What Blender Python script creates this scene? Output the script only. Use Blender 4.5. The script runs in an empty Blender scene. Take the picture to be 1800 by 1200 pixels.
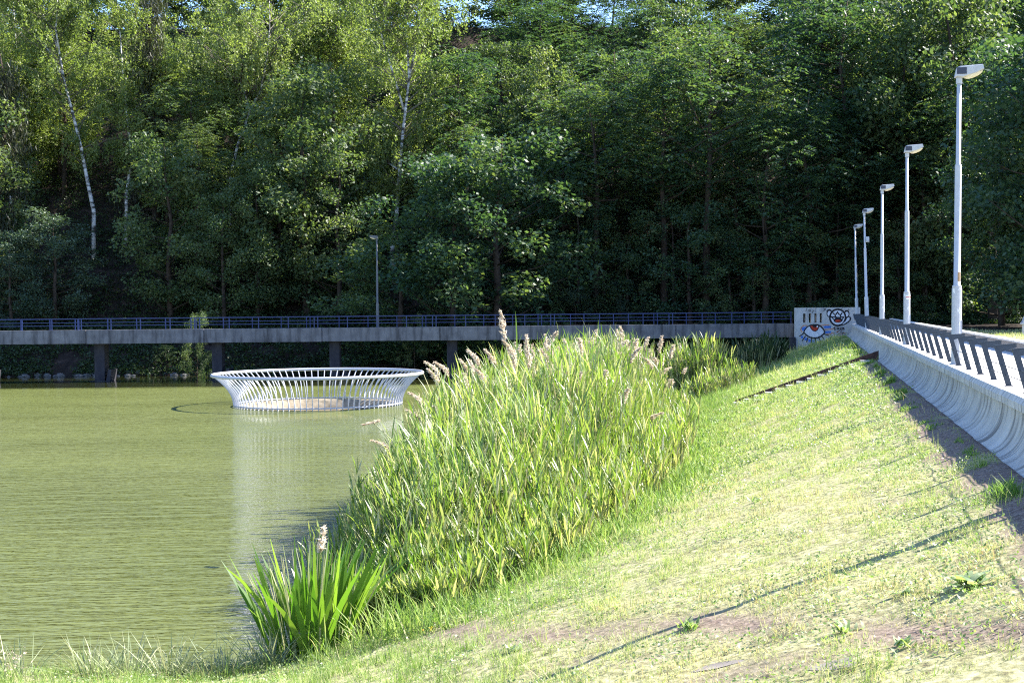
import bpy, math, random
import numpy as np
from mathutils import Vector, Matrix

random.seed(7)
RNG = np.random.default_rng(11)
S = bpy.context.scene
COL = S.collection
R = math.radians

# ------------------------------------------------------------------ camera
F = 2500.0                       # focal length in photo pixels (photo is 1800 wide)
YAW, PITCH, ROLL = math.atan(519 / F), math.atan(61 / F), R(0.55)
CAM = np.array([0.0, 0.0, 1.6])
SY, CY = math.sin(YAW), math.cos(YAW)
f0 = np.array([-SY * math.cos(PITCH), CY * math.cos(PITCH), -math.sin(PITCH)])
r0 = np.array([CY, SY, 0.0])
u0 = np.cross(r0, f0)
RT = math.cos(ROLL) * r0 - math.sin(ROLL) * u0
UP = math.sin(ROLL) * r0 + math.cos(ROLL) * u0


def at(px, py, d):
    """point seen at photo pixel (px, py) at axial depth d"""
    return CAM + d * (f0 + (px - 900) / F * RT - (py - 600) / F * UP)


cd = bpy.data.cameras.new('camera')
cam = bpy.data.objects.new('camera', cd)
COL.objects.link(cam)
cd.sensor_width = 36
cd.lens = F / 1800 * 36
cd.clip_start = 0.2
cd.clip_end = 2000
M = Matrix(((RT[0], UP[0], -f0[0], CAM[0]), (RT[1], UP[1], -f0[1], CAM[1]), (RT[2], UP[2], -f0[2], CAM[2]), (0, 0, 0, 1)))
cam.matrix_world = M
S.camera = cam

# ------------------------------------------------------------------ sky, sun, exposure
SUN_AZ = math.atan2(0.86, 0.51)          # from +Y towards +X
SUN_EL = R(40)
w = bpy.data.worlds.new('World')
S.world = w
w.use_nodes = True
nt = w.node_tree
bg = nt.nodes['Background']
sky = nt.nodes.new('ShaderNodeTexSky')
sky.sky_type = 'NISHITA'
sky.sun_disc = False
sky.sun_elevation = SUN_EL
sky.sun_rotation = SUN_AZ
sky.ozone_density = 5.0
sky.dust_density = 0.3
tn = nt.nodes.new('ShaderNodeVectorMath'); tn.operation = 'MULTIPLY'; tn.inputs[1].default_value = (.98, .99, 1.08)   # cool open shade
nt.links.new(sky.outputs[0], tn.inputs[0]); nt.links.new(tn.outputs[0], bg.inputs[0])
bg.inputs[1].default_value = 0.1
ld = bpy.data.lights.new('sun', 'SUN')
ld.energy = 5.0
ld.angle = R(0.5)
ld.color = (1.0, 0.95, 0.86)
sun = bpy.data.objects.new('sun', ld)
COL.objects.link(sun)
SDIR = Vector((math.sin(SUN_AZ) * math.cos(SUN_EL), math.cos(SUN_AZ) * math.cos(SUN_EL), math.sin(SUN_EL)))
sun.rotation_euler = SDIR.to_track_quat('Z', 'Y').to_euler()
sun.location = (60, 40, 60)
S.view_settings.view_transform = 'Standard'
S.view_settings.look = 'None'
S.view_settings.exposure = 2.12
S.view_settings.gamma = 1
S.render.engine = 'CYCLES'
S.cycles.use_denoising = False
S.cycles.filter_width = 1.15
S.cycles.sample_clamp_indirect = 4
S.cycles.max_bounces = 7
S.cycles.transparent_max_bounces = 6


# ------------------------------------------------------------------ helpers
def tag(o, label=None, cat=None, group=None, kind=None):
    if label: o['label'] = label
    if cat: o['category'] = cat
    if group: o['group'] = group
    if kind: o['kind'] = kind
    return o


def empty(name, loc=(0, 0, 0), label=None, cat=None, group=None):
    o = bpy.data.objects.new(name, None)
    o.location = loc
    o.empty_display_size = 0.3
    COL.objects.link(o)
    return tag(o, label, cat, group)


def link(name, me, parent=None):
    o = bpy.data.objects.new(name, me)
    COL.objects.link(o)
    if parent: o.parent = parent
    return o


def np_mesh(name, V, Fa, mats, tint=None, smooth=False, midx=None):
    """uniform polygons from arrays"""
    V = np.asarray(V, dtype=np.float32); Fa = np.asarray(Fa, dtype=np.int32)
    me = bpy.data.meshes.new(name)
    me.vertices.add(len(V)); me.vertices.foreach_set('co', V.ravel())
    n, k = Fa.shape
    me.loops.add(n * k); me.loops.foreach_set('vertex_index', Fa.ravel())
    me.polygons.add(n); me.polygons.foreach_set('loop_start', np.arange(0, n * k, k, dtype=np.int32))
    if smooth: me.polygons.foreach_set('use_smooth', np.ones(n, dtype=bool))
    if midx is not None: me.polygons.foreach_set('material_index', np.asarray(midx, dtype=np.int32))
    me.update(calc_edges=True)
    if tint is not None:
        a = me.attributes.new('tint', 'FLOAT', 'POINT')
        a.data.foreach_set('value', np.asarray(tint, dtype=np.float32))
    for m in (mats if isinstance(mats, (list, tuple)) else [mats]): me.materials.append(m)
    return me


class MB:
    """collects shapes; build() links them as ONE mesh object"""
    def __init__(s): s.v = []; s.f = []; s.m = []; s.k = 0
    def add(s, v, f):
        b = len(s.v); s.v += [tuple(map(float, p)) for p in v]
        s.f += [tuple(b + i for i in q) for q in f]; s.m += [s.k] * len(f)
    def box(s, x0, x1, y0, y1, z0, z1):
        s.add([(x0, y0, z0), (x1, y0, z0), (x1, y1, z0), (x0, y1, z0), (x0, y0, z1), (x1, y0, z1), (x1, y1, z1), (x0, y1, z1)],
              [(3, 2, 1, 0), (4, 5, 6, 7), (0, 1, 5, 4), (1, 2, 6, 5), (2, 3, 7, 6), (3, 0, 4, 7)])
    def obox(s, o, ax, ay, az):
        o, ax, ay, az = map(np.array, (o, ax, ay, az))
        s.add([o, o + ax, o + ax + ay, o + ay, o + az, o + ax + az, o + ax + ay + az, o + ay + az],
              [(3, 2, 1, 0), (4, 5, 6, 7), (0, 1, 5, 4), (1, 2, 6, 5), (2, 3, 7, 6), (3, 0, 4, 7)])
    def tube(s, pts, rad, n=8, cap=True, closed=False):
        pts = [np.array(p, float) for p in pts]
        if not hasattr(rad, '__len__'): rad = [rad] * len(pts)
        rings = []; N = len(pts)
        ref = None
        for i, p in enumerate(pts):
            a = pts[(i - 1) % N] if (i > 0 or closed) else p
            b = pts[(i + 1) % N] if (i < N - 1 or closed) else p
            t = b - a; t /= (np.linalg.norm(t) + 1e-9)
            if ref is None:
                ref = np.array([0, 0, 1.0]) if abs(t[2]) < .9 else np.array([1.0, 0, 0])
            e1 = np.cross(t, ref); e1 /= (np.linalg.norm(e1) + 1e-9); e2 = np.cross(t, e1); ref = np.cross(e1, t)
            rings.append([p + rad[i] * (math.cos(2 * math.pi * k / n) * e1 + math.sin(2 * math.pi * k / n) * e2) for k in range(n)])
        v = [q for r_ in rings for q in r_]; f = []
        for i in range(N if closed else N - 1):
            j = (i + 1) % N
            for k in range(n):
                f.append((i * n + k, i * n + (k + 1) % n, j * n + (k + 1) % n, j * n + k))
        if cap and not closed:
            f.append(tuple(range(n))[::-1]); f.append(tuple((N - 1) * n + k for k in range(n)))
        s.add(v, f)
    def prism(s, pts, ext):
        n = len(pts); ext = np.array(ext); pts = [np.array(p, float) for p in pts]
        s.add(pts + [p + ext for p in pts], [tuple(range(n)), tuple(range(2 * n - 1, n - 1, -1))] + [(i, n + i, n + (i + 1) % n, (i + 1) % n)[::-1] for i in range(n)])
    def sweep(s, prof, paths):
        """prof: list of rings given directly as points"""
        n = len(prof[0]); v = [p for r_ in prof for p in r_]; f = []
        for i in range(len(prof) - 1):
            for k in range(n - 1):
                f.append((i * n + k, i * n + k + 1, (i + 1) * n + k + 1, (i + 1) * n + k))
        s.add(v, f)
    def build(s, name, mats, parent=None, smooth=False, bevel=0):
        me = bpy.data.meshes.new(name); me.from_pydata(s.v, [], s.f)
        mats = mats if isinstance(mats, (list, tuple)) else [mats]
        for m in mats: me.materials.append(m)
        if len(mats) > 1: me.polygons.foreach_set('material_index', s.m)
        if smooth: me.polygons.foreach_set('use_smooth', [True] * len(me.polygons))
        me.update()
        o = link(name, me, parent)
        if bevel:
            b = o.modifiers.new('b', 'BEVEL'); b.width = bevel; b.segments = 2; b.limit_method = 'ANGLE'
        return o


def copy_tree(o, parent=None):
    c = o.copy(); COL.objects.link(c)
    if parent: c.parent = parent
    for ch in list(o.children): copy_tree(ch, c)
    return c


def nz(x, y, sc=1.0, seed=0):
    """smooth pseudo noise in about -1..1"""
    r = np.random.default_rng(seed); o = 0; amp = 1.0; tot = 0
    for k in range(7):
        a = r.uniform(0, 6.28); fr = sc * (0.6 + 0.45 * k); p = r.uniform(0, 6.28)
        o = o + amp * np.sin((x * math.cos(a) + y * math.sin(a)) * fr + p + 1.3 * np.sin((x * math.sin(a) - y * math.cos(a)) * fr * .7 + p * 2))
        tot += amp; amp *= .85
    return o / tot * 1.6


# ------------------------------------------------------------------ materials
def base_mat(name):
    m = bpy.data.materials.new(name); m.use_nodes = True
    t = m.node_tree; return m, t, t.nodes['Principled BSDF']


def plain(name, col, rough=0.6, spec=0.5, metal=0, var=0.12, scale=6, bump=0.0):
    m, t, b = base_mat(name); N = t.nodes; L = t.links
    tc = N.new('ShaderNodeTexCoord'); no = N.new('ShaderNodeTexNoise'); no.inputs['Scale'].default_value = scale; no.inputs['Detail'].default_value = 6
    L.new(tc.outputs['Object'], no.inputs['Vector'])
    rp = N.new('ShaderNodeValToRGB'); rp.color_ramp.elements[0].position = .3; rp.color_ramp.elements[1].position = .72
    rp.color_ramp.elements[0].color = [c * (1 - var) for c in col] + [1]; rp.color_ramp.elements[1].color = [min(1, c * (1 + var)) for c in col] + [1]
    L.new(no.outputs['Fac'], rp.inputs[0]); L.new(rp.outputs[0], b.inputs['Base Color'])
    b.inputs['Roughness'].default_value = rough; b.inputs['Specular IOR Level'].default_value = spec; b.inputs['Metallic'].default_value = metal
    if bump:
        bp = N.new('ShaderNodeBump'); bp.inputs['Strength'].default_value = bump; bp.inputs['Distance'].default_value = .02
        L.new(no.outputs['Fac'], bp.inputs['Height']); L.new(bp.outputs[0], b.inputs['Normal'])
    return m


def concrete(name, c0, c1, stain, sc_fine=5, streak=(1, 1, 1), streak_amt=.6, bump=.3, lo=.48, hi=.72):
    m, t, b = base_mat(name); N = t.nodes; L = t.links
    tc = N.new('ShaderNodeTexCoord')
    n1 = N.new('ShaderNodeTexNoise'); n1.inputs['Scale'].default_value = sc_fine; n1.inputs['Detail'].default_value = 8; n1.inputs['Roughness'].default_value = .65
    L.new(tc.outputs['Object'], n1.inputs['Vector'])
    r1 = N.new('ShaderNodeValToRGB'); r1.color_ramp.elements[0].position = .3; r1.color_ramp.elements[1].position = .7
    r1.color_ramp.elements[0].color = (*c0, 1); r1.color_ramp.elements[1].color = (*c1, 1); L.new(n1.outputs['Fac'], r1.inputs[0])
    mp = N.new('ShaderNodeMapping'); mp.inputs['Scale'].default_value = streak; L.new(tc.outputs['Object'], mp.inputs['Vector'])
    n2 = N.new('ShaderNodeTexNoise'); n2.inputs['Scale'].default_value = 1; n2.inputs['Detail'].default_value = 5; n2.inputs['Roughness'].default_value = .6; L.new(mp.outputs[0], n2.inputs['Vector'])
    r2 = N.new('ShaderNodeValToRGB'); r2.color_ramp.elements[0].position = lo; r2.color_ramp.elements[1].position = hi
    r2.color_ramp.elements[0].color = (0, 0, 0, 1); r2.color_ramp.elements[1].color = (streak_amt, streak_amt, streak_amt, 1); L.new(n2.outputs['Fac'], r2.inputs[0])
    mx = N.new('ShaderNodeMix'); mx.data_type = 'RGBA'; L.new(r2.outputs[0], mx.inputs['Factor']); L.new(r1.outputs[0], mx.inputs[6]); mx.inputs[7].default_value = (*stain, 1)
    L.new(mx.outputs[2], b.inputs['Base Color']); b.inputs['Roughness'].default_value = .9; b.inputs['Specular IOR Level'].default_value = .2
    bp = N.new('ShaderNodeBump'); bp.inputs['Strength'].default_value = bump; bp.inputs['Distance'].default_value = .03
    L.new(n1.outputs['Fac'], bp.inputs['Height']); L.new(bp.outputs[0], b.inputs['Normal'])
    return m


def leaf(name, cols, trans=.4, tcol=(1.25, 1.35, .55), rough=.5, spec=.35, rnd=.25):
    """cols: ramp over the per-leaf 'tint' attribute"""
    m, t, b = base_mat(name); N = t.nodes; L = t.links
    at_ = N.new('ShaderNodeAttribute'); at_.attribute_name = 'tint'
    oi = N.new('ShaderNodeObjectInfo'); ma = N.new('ShaderNodeMath'); ma.operation = 'MULTIPLY_ADD'; ma.inputs[1].default_value = rnd; 
    L.new(oi.outputs['Random'], ma.inputs[0]); L.new(at_.outputs['Fac'], ma.inputs[2])
    sb = N.new('ShaderNodeMath'); sb.operation = 'SUBTRACT'; sb.inputs[1].default_value = rnd / 2; L.new(ma.outputs[0], sb.inputs[0])
    rp = N.new('ShaderNodeValToRGB'); cr = rp.color_ramp
    while len(cr.elements) < len(cols): cr.elements.new(.5)
    for i, c in enumerate(cols):
        cr.elements[i].position = i / (len(cols) - 1); cr.elements[i].color = (*c, 1)
    L.new(sb.outputs[0], rp.inputs[0]); L.new(rp.outputs[0], b.inputs['Base Color'])
    b.inputs['Roughness'].default_value = rough; b.inputs['Specular IOR Level'].default_value = spec
    vm = N.new('ShaderNodeVectorMath'); vm.operation = 'MULTIPLY'; vm.inputs[1].default_value = tcol; L.new(rp.outputs[0], vm.inputs[0])
    tr = N.new('ShaderNodeBsdfTranslucent'); L.new(vm.outputs[0], tr.inputs[0])
    ms = N.new('ShaderNodeMixShader'); ms.inputs[0].default_value = trans; L.new(b.outputs[0], ms.inputs[1]); L.new(tr.outputs[0], ms.inputs[2])
    L.new(ms.outputs[0], N['Material Output'].inputs['Surface'])
    return m


M_lampgrey = plain('painted_lamp_metal', (.40, .41, .44), .45, .5, 0, .08, 9)
M_sleeve = concrete('worn_sleeve_paint', (.36, .37, .40), (.46, .47, .49), (.75, .75, .75), 7, (14, 14, 5), .8, .1, .62, .66)
M_lens = plain('lamp_lens', (.62, .55, .42), .25, .5, 0, .05, 3)
M_darkpanel = plain('dark_housing_panel', (.02, .025, .05), .4)
M_white = plain('white_metal_paint', (.37, .38, .42), .35, .5, 0, .04, 4)
M_blue = plain('blue_rail_paint', (.012, .026, .11), .45, .4, 0, .2, 3)
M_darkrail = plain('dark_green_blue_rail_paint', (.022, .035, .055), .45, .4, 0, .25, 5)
M_wall = concrete('wave_wall_concrete', (.34, .32, .285), (.52, .49, .44), (.09, .08, .07), 1.3, (.5, 3.6, .5), .8, .4, .50, .66)
M_cap = concrete('coping_concrete', (.38, .37, .35), (.56, .54, .51), (.12, .10, .08), 1.6, (.6, 5, .6), .75, .4, .5, .66)
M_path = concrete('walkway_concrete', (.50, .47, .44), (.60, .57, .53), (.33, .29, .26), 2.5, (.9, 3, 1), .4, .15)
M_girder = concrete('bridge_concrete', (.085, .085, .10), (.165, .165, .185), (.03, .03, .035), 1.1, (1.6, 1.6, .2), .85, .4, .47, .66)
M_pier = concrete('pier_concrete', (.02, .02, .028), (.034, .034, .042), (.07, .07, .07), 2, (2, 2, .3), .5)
M_gwall = concrete('graffiti_wall_concrete', (.36, .36, .37), (.52, .51, .51), (.12, .11, .12), 1.6, (1.5, 1.5, .5), .5, .3, .52, .75)
M_lip = concrete('spillway_lip_concrete', (.16, .13, .09), (.30, .25, .18), (.05, .045, .03), 2.5, (2, 2, 1), .8)
M_black = plain('black_spray_paint', (.006, .006, .012), .6, .3, 0, .2)
M_pwhite = plain('white_spray_paint', (.60, .61, .68), .8, .2, 0, .16, 5)
M_pred = plain('red_spray_paint', (.42, .035, .012), .6, .3, 0, .3, 4)
M_pblue = plain('blue_spray_paint', (.06, .16, .50), .7, .3, 0, .2, 3)
M_porange = plain('orange_spray_paint', (.45, .16, .07), .7, .3, 0, .2, 3)
M_step = plain('step_concrete', (.50, .48, .45), .9, .2, 0, .15, 6, .2)
M_rust = plain('rusty_brown_steel', (.06, .028, .022), .7, .3, 0, .4, 5)
M_stone = plain('pale_stone', (.19, .165, .145), .9, .2, 0, .3, 2, .4)
M_twig = plain('grey_brown_twigs', (.14, .12, .10), .9, .1, 0, .3, 3)
M_rock = plain('dark_bank_rock', (.10, .10, .10), .9, .2, 0, .4, 2, .4)
M_bark = plain('brown_bark', (.055, .042, .033), .95, .1, 0, .4, 3, .5)
M_sticker_b = plain('brown_sticker', (.32, .2, .1), .6)
M_sticker_r = plain('red_sticker', (.5, .05, .04), .6)
M_sticker_w = plain('white_sticker', (.8, .8, .8), .6)

# birch bark: white with dark bands
M_birch, t, b = base_mat('white_birch_bark')
tc = t.nodes.new('ShaderNodeTexCoord'); mp = t.nodes.new('ShaderNodeMapping'); mp.inputs['Scale'].default_value = (1.2, 1.2, 2.6); t.links.new(tc.outputs['Object'], mp.inputs[0])
no = t.nodes.new('ShaderNodeTexNoise'); no.inputs['Scale'].default_value = 1; no.inputs['Detail'].default_value = 5; t.links.new(mp.outputs[0], no.inputs['Vector'])
rp = t.nodes.new('ShaderNodeValToRGB'); rp.color_ramp.elements[0].position = .40; rp.color_ramp.elements[0].color = (.05, .045, .04, 1); rp.color_ramp.elements[1].position = .56; rp.color_ramp.elements[1].color = (.56, .54, .52, 1)
t.links.new(no.outputs['Fac'], rp.inputs[0]); t.links.new(rp.outputs[0], b.inputs['Base Color']); b.inputs['Roughness'].default_value = .8

# foliage
M_locust = leaf('locust_leaves', [(.028, .066, .042), (.058, .105, .056), (.15, .19, .075)], .44, (1.4, 1.45, .5))
M_maple = leaf('broad_leaves', [(.052, .092, .044), (.098, .14, .062), (.20, .225, .10)], .46, (1.2, 1.3, .5))
M_pale = leaf('pale_bluish_leaves', [(.035, .065, .045), (.060, .095, .060), (.11, .15, .095)], .3)
M_birchleaf = leaf('birch_leaves', [(.12, .165, .055), (.20, .245, .085), (.32, .35, .16)], .5, (1.12, 1.25, .5))
M_spruce = leaf('grey_green_needles', [(.035, .04, .025), (.05, .06, .035), (.09, .085, .06)], .25)
M_reed = leaf('reed_leaves', [(.055, .12, .025), (.13, .215, .045), (.24, .30, .10), (.48, .46, .32)], .46, (1.25, 1.3, .5), .4, .5, .12)
M_reedgrey = leaf('reed_stems', [(.16, .19, .06), (.30, .28, .14), (.42, .36, .22)], .2, (1.1, 1.1, .8), .5, .4, .2)
M_plume = leaf('reed_plume', [(.46, .38, .29), (.64, .55, .45), (.78, .71, .61)], .45, (1.05, 1.0, .9), .8, .1, .2)
M_iris = leaf('iris_leaves', [(.05, .12, .018), (.10, .20, .03), (.20, .29, .06)], .5, (1.2, 1.35, .45), .35, .5)
M_tuss = leaf('grey_green_tussock', [(.12, .16, .075), (.23, .27, .14), (.40, .37, .24)], .3, (1.1, 1.15, .8), .5, .4)
M_grass = leaf('short_grass', [(.11, .21, .04), (.22, .32, .075), (.38, .42, .165), (.54, .49, .29), (.34, .24, .16)], .4, (1.08, 1.15, .7), .6, .25, 0)
M_weed = leaf('weed_leaves', [(.10, .18, .05), (.22, .30, .12), (.44, .47, .30)], .4, (1.15, 1.3, .5), .45, .5)
M_flower = leaf('yellow_flowers', [(.55, .33, .02), (.7, .45, .03)], .3, (1, 1, .6), .6, .2, 0)
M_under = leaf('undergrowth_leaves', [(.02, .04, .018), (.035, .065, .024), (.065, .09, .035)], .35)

# ground: soil, dry grass and litter, mixed by noise and by where the slope or the wood is
M_ground, t, b = base_mat('earth_and_turf'); N = t.nodes; L = t.links
tc = N.new('ShaderNodeTexCoord')
def noise(scale, det=6, vec=None, ro=.6):
    n = N.new('ShaderNodeTexNoise'); n.inputs['Scale'].default_value = scale; n.inputs['Detail'].default_value = det; n.inputs['Roughness'].default_value = ro
    L.new(vec or tc.outputs['Object'], n.inputs['Vector']); return n
def ramp(src, stops):
    r_ = N.new('ShaderNodeValToRGB'); e = r_.color_ramp.elements
    while len(e) < len(stops): e.new(.5)
    for i, (p, c) in enumerate(stops): e[i].position = p; e[i].color = (*c, 1)
    L.new(src, r_.inputs[0]); return r_
turf = ramp(noise(9, 8).outputs['Fac'], [(.28, (.10, .08, .05)), (.42, (.20, .19, .09)), (.55, (.33, .31, .16)), (.72, (.46, .41, .27))])
soil = ramp(noise(14, 8).outputs['Fac'], [(.3, (.08, .055, .042)), (.5, (.17, .125, .10)), (.7, (.30, .235, .19))])
litter = ramp(noise(1.2, 9).outputs['Fac'], [(.3, (.014, .011, .009)), (.55, (.032, .024, .02)), (.75, (.09, .062, .05))])
za = N.new('ShaderNodeAttribute'); za.attribute_name = 'zone'
sx = N.new('ShaderNodeSeparateColor'); L.new(za.outputs['Color'], sx.inputs[0])
m1 = N.new('ShaderNodeMix'); m1.data_type = 'RGBA'; L.new(sx.outputs[0], m1.inputs['Factor']); L.new(turf.outputs[0], m1.inputs[6]); L.new(soil.outputs[0], m1.inputs[7])
m2 = N.new('ShaderNodeMix'); m2.data_type = 'RGBA'; L.new(sx.outputs[1], m2.inputs['Factor']); L.new(m1.outputs[2], m2.inputs[6]); L.new(litter.outputs[0], m2.inputs[7])
L.new(m2.outputs[2], b.inputs['Base Color']); b.inputs['Roughness'].default_value = .95; b.inputs['Specular IOR Level'].default_value = .1
bp = N.new('ShaderNodeBump'); bp.inputs['Strength'].default_value = .7; bp.inputs['Distance'].default_value = .06; L.new(noise(7, 9).outputs['Fac'], bp.inputs['Height']); L.new(bp.outputs[0], b.inputs['Normal'])

# water: turbid olive body with a rippled reflecting skin
M_water, t, b = base_mat('turbid_green_water'); N = t.nodes; L = t.links
N.remove(b)
tc = N.new('ShaderNodeTexCoord'); mp = N.new('ShaderNodeMapping'); mp.inputs['Rotation'].default_value = (0, 0, -YAW - R(4)); L.new(tc.outputs['Object'], mp.inputs[0])
mp2 = N.new('ShaderNodeMapping'); mp2.inputs['Scale'].default_value = (.5, 1.9, 1); L.new(mp.outputs[0], mp2.inputs[0])
wn = noise(1.0, 4, mp2.outputs[0], .62)
mp3 = N.new('ShaderNodeMapping'); mp3.inputs['Scale'].default_value = (1.6, 5.0, 1); L.new(mp.outputs[0], mp3.inputs[0])
wn2 = noise(1.0, 2, mp3.outputs[0], .5)
ad = N.new('ShaderNodeMath'); ad.operation = 'MULTIPLY_ADD'; ad.inputs[1].default_value = .35; L.new(wn2.outputs['Fac'], ad.inputs[0]); L.new(wn.outputs['Fac'], ad.inputs[2])
bp = N.new('ShaderNodeBump'); bp.inputs['Strength'].default_value = .8; bp.inputs['Distance'].default_value = .28; pt_ = N.new('ShaderNodeMapping'); pt_.inputs['Scale'].default_value = (.05, .13, 1); L.new(mp.outputs[0], pt_.inputs[0])
pn = ramp(noise(1.0, 3, pt_.outputs[0]).outputs['Fac'], [(.32, (.6, .6, .6)), (.62, (1.15, 1.15, 1.15))])
hm = N.new('ShaderNodeMath'); hm.operation = 'MULTIPLY'; L.new(ad.outputs[0], hm.inputs[0]); L.new(pn.outputs[0], hm.inputs[1]); L.new(hm.outputs[0], bp.inputs['Height'])
big = noise(.05, 4)
wc = ramp(big.outputs['Fac'], [(.35, (.100, .115, .034)), (.65, (.118, .132, .044))])
dp = N.new('ShaderNodeVectorMath'); dp.operation = 'DOT_PRODUCT'; dp.inputs[1].default_value = (-SY, CY, 0); L.new(tc.outputs['Object'], dp.inputs[0])
calm = N.new('ShaderNodeMapRange'); calm.inputs['From Min'].default_value = 106; calm.inputs['From Max'].default_value = 109; L.new(dp.outputs['Value'], calm.inputs['Value'])
ws = N.new('ShaderNodeMapRange'); ws.inputs['To Min'].default_value = .8; ws.inputs['To Max'].default_value = .03; L.new(calm.outputs[0], ws.inputs['Value']); L.new(ws.outputs[0], bp.inputs['Strength'])
wf = N.new('ShaderNodeMapRange'); wf.inputs['To Min'].default_value = 1.0; wf.inputs['To Max'].default_value = 1.3; L.new(calm.outputs[0], wf.inputs['Value'])
df = N.new('ShaderNodeBsdfDiffuse'); L.new(wc.outputs[0], df.inputs[0])
gl = N.new('ShaderNodeBsdfGlossy'); gl.inputs['Roughness'].default_value = .03; L.new(bp.outputs[0], gl.inputs['Normal'])
fr = N.new('ShaderNodeFresnel'); fr.inputs['IOR'].default_value = 1.33; L.new(bp.outputs[0], fr.inputs['Normal'])
fm = N.new('ShaderNodeMath'); fm.operation = 'MULTIPLY'; fm.use_clamp = True; fm.inputs[1].default_value = .75; L.new(fr.outputs[0], fm.inputs[0]); L.new(wf.outputs[0], fm.inputs[1])
ms = N.new('ShaderNodeMixShader'); L.new(fm.outputs[0], ms.inputs[0]); L.new(df.outputs[0], ms.inputs[1]); L.new(gl.outputs[0], ms.inputs[2])
L.new(ms.outputs[0], N['Material Output'].inputs['Surface'])

# ------------------------------------------------------------------ terrain
ZW = -4.25                                    # water level (walkway is 0)
def sm(x, a, b):
    t_ = np.clip((x - a) / (b - a), 0, 1); return t_ * t_ * (3 - 2 * t_)
def smax(a, b, k):
    h = np.clip(.5 + .5 * (a - b) / k, 0, 1); return b * (1 - h) + a * h + k * h * (1 - h)
def shore_x(Y): return -6.9 - 2.0 * (1 - sm(Y, 22, 46))
def zg(X, Y):
    X = np.asarray(X, float); Y = np.asarray(Y, float)
    d = -X * SY + Y * CY; xc = X * CY + Y * SY
    k = 3.29 / (2.83 - shore_x(Y))
    zd = np.where(X < 2.97, -.96 - (2.83 - np.minimum(X, 2.83)) * k, -.96)
    zd = np.where(X > 3.1, -1.15, zd)
    rough = .035 * nz(X, Y, 1.7, 3) + .02 * nz(X, Y, 5, 4)
    zd = zd + np.where(X < 2.6, rough, 0)
    zn = np.clip(ZW + (22.9 + .5 * nz(xc, d, .6, 8) - d) * .17, -6.5, -.3) + rough
    z = smax(np.maximum(zd, -6.5), np.where(X < 3.1, zn, -6.5), .35)
    zr = np.where(Y < 62, .28, -.35) * 1.0
    zr = -.35 + .66 * (1 - sm(Y, 52, 70)) + .10 * nz(X, Y, .8, 5)
    z = np.where(X > 6.75, zr, np.where(X > 3.58, -.25, z))
    hill = np.interp(d, [118, 123, 127.5, 130, 134, 137.5, 187, 205, 260], [-9, -6, -4.3, -2.4, -.4, .3, 38, 41, 41])
    hill = hill + np.where(d > 128, .7 * nz(X, Y, .22, 6) * sm(d, 130, 150) + .15 * nz(X, Y, 1.1, 7), 0)
    hill = hill + sm(xc, 60, 140) * np.clip(d - 100, 0, 80) * .35
    return np.maximum(z, hill)

xs = np.unique(np.concatenate([np.arange(-260, -60, 8), np.arange(-60, -14, 1.6), np.arange(-14, 2.8, .22), [2.83, 2.98, 3.08, 3.2, 3.3, 3.55, 3.6, 5.0, 6.6, 6.74, 6.78], np.arange(7.2, 30, 1.2), np.arange(30, 80, 2), np.arange(80, 260, 8)]))
ys = np.unique(np.concatenate([np.arange(-60, 6, 3), np.arange(6, 34, .22), np.arange(34, 60, .5), np.arange(60, 128, 1.0), np.arange(128, 210, 1.5), np.arange(210, 320, 8)]))
GX, GY = np.meshgrid(xs, ys)
GZ = zg(GX, GY)
V = np.stack([GX, GY, GZ], -1).reshape(-1, 3)
nx, ny = len(xs), len(ys)
ii = (np.arange(ny - 1)[:, None] * nx + np.arange(nx - 1)[None, :]).ravel()
me = np_mesh('ground', V, np.stack([ii, ii + 1, ii + 1 + nx, ii + nx], 1), M_ground, smooth=True)
gx, gy = V[:, 0], V[:, 1]
dd = -gx * SY + gy * CY
def bare(X, Y):
    """bare-earth patches: worn track in the near ground, strip by the wall toe"""
    d = -X * SY + Y * CY
    trk = np.exp(-((Y - 15.0 + 1.02 * X - .55 * nz(X, Y, .7, 21)) / .75) ** 2) * sm(nz(X, Y, 1.1, 22), -.9, .1) * sm(d, 8, 11)
    patch = sm(nz(X * .6, Y * 1.2, 1.5, 23), .62, 1.0) * sm(30 - d, 0, 14)
    toe = sm(X + .25 * nz(X, Y, 1.6, 25), 2.1, 2.45) * sm(nz(X, Y, 1.3, 24), -1.1, -.4)
    return np.clip(np.maximum(np.maximum(trk, patch * .6), toe), 0, 1)
zone = np.zeros((len(V), 4), np.float32); zone[:, 3] = 1
zone[:, 0] = np.where((gx < 3.4), bare(gx, gy), 0)
zone[:, 1] = np.clip(np.maximum(sm(dd, 120, 126), np.where(gx > 3.59, sm(gy, 66, 74), 0)), 0, 1)
a = me.color_attributes.new('zone', 'FLOAT_COLOR', 'POINT'); a.data.foreach_set('color', zone.ravel())
tag(link('ground', me), kind='structure')

# water sheet with a round hole for the spillway funnel
SPC = at(560, 710.5, 86.5); SPC[2] = ZW
radii = [5.02, 5.6, 7, 10, 16, 26, 45, 80, 150, 230]
n = 96; V = []; Fq = []
for r_ in radii:
    for k in range(n):
        V.append((SPC[0] + r_ * math.cos(2 * math.pi * k / n), SPC[1] + r_ * math.sin(2 * math.pi * k / n), ZW))
for i in range(len(radii) - 1):
    for k in range(n):
        Fq.append((i * n + k, i * n + (k + 1) % n, (i + 1) * n + (k + 1) % n, (i + 1) * n + k))
me = np_mesh('water', V, np.array(Fq)[:, ::-1], M_water); tag(link('water', me), kind='structure')

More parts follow.
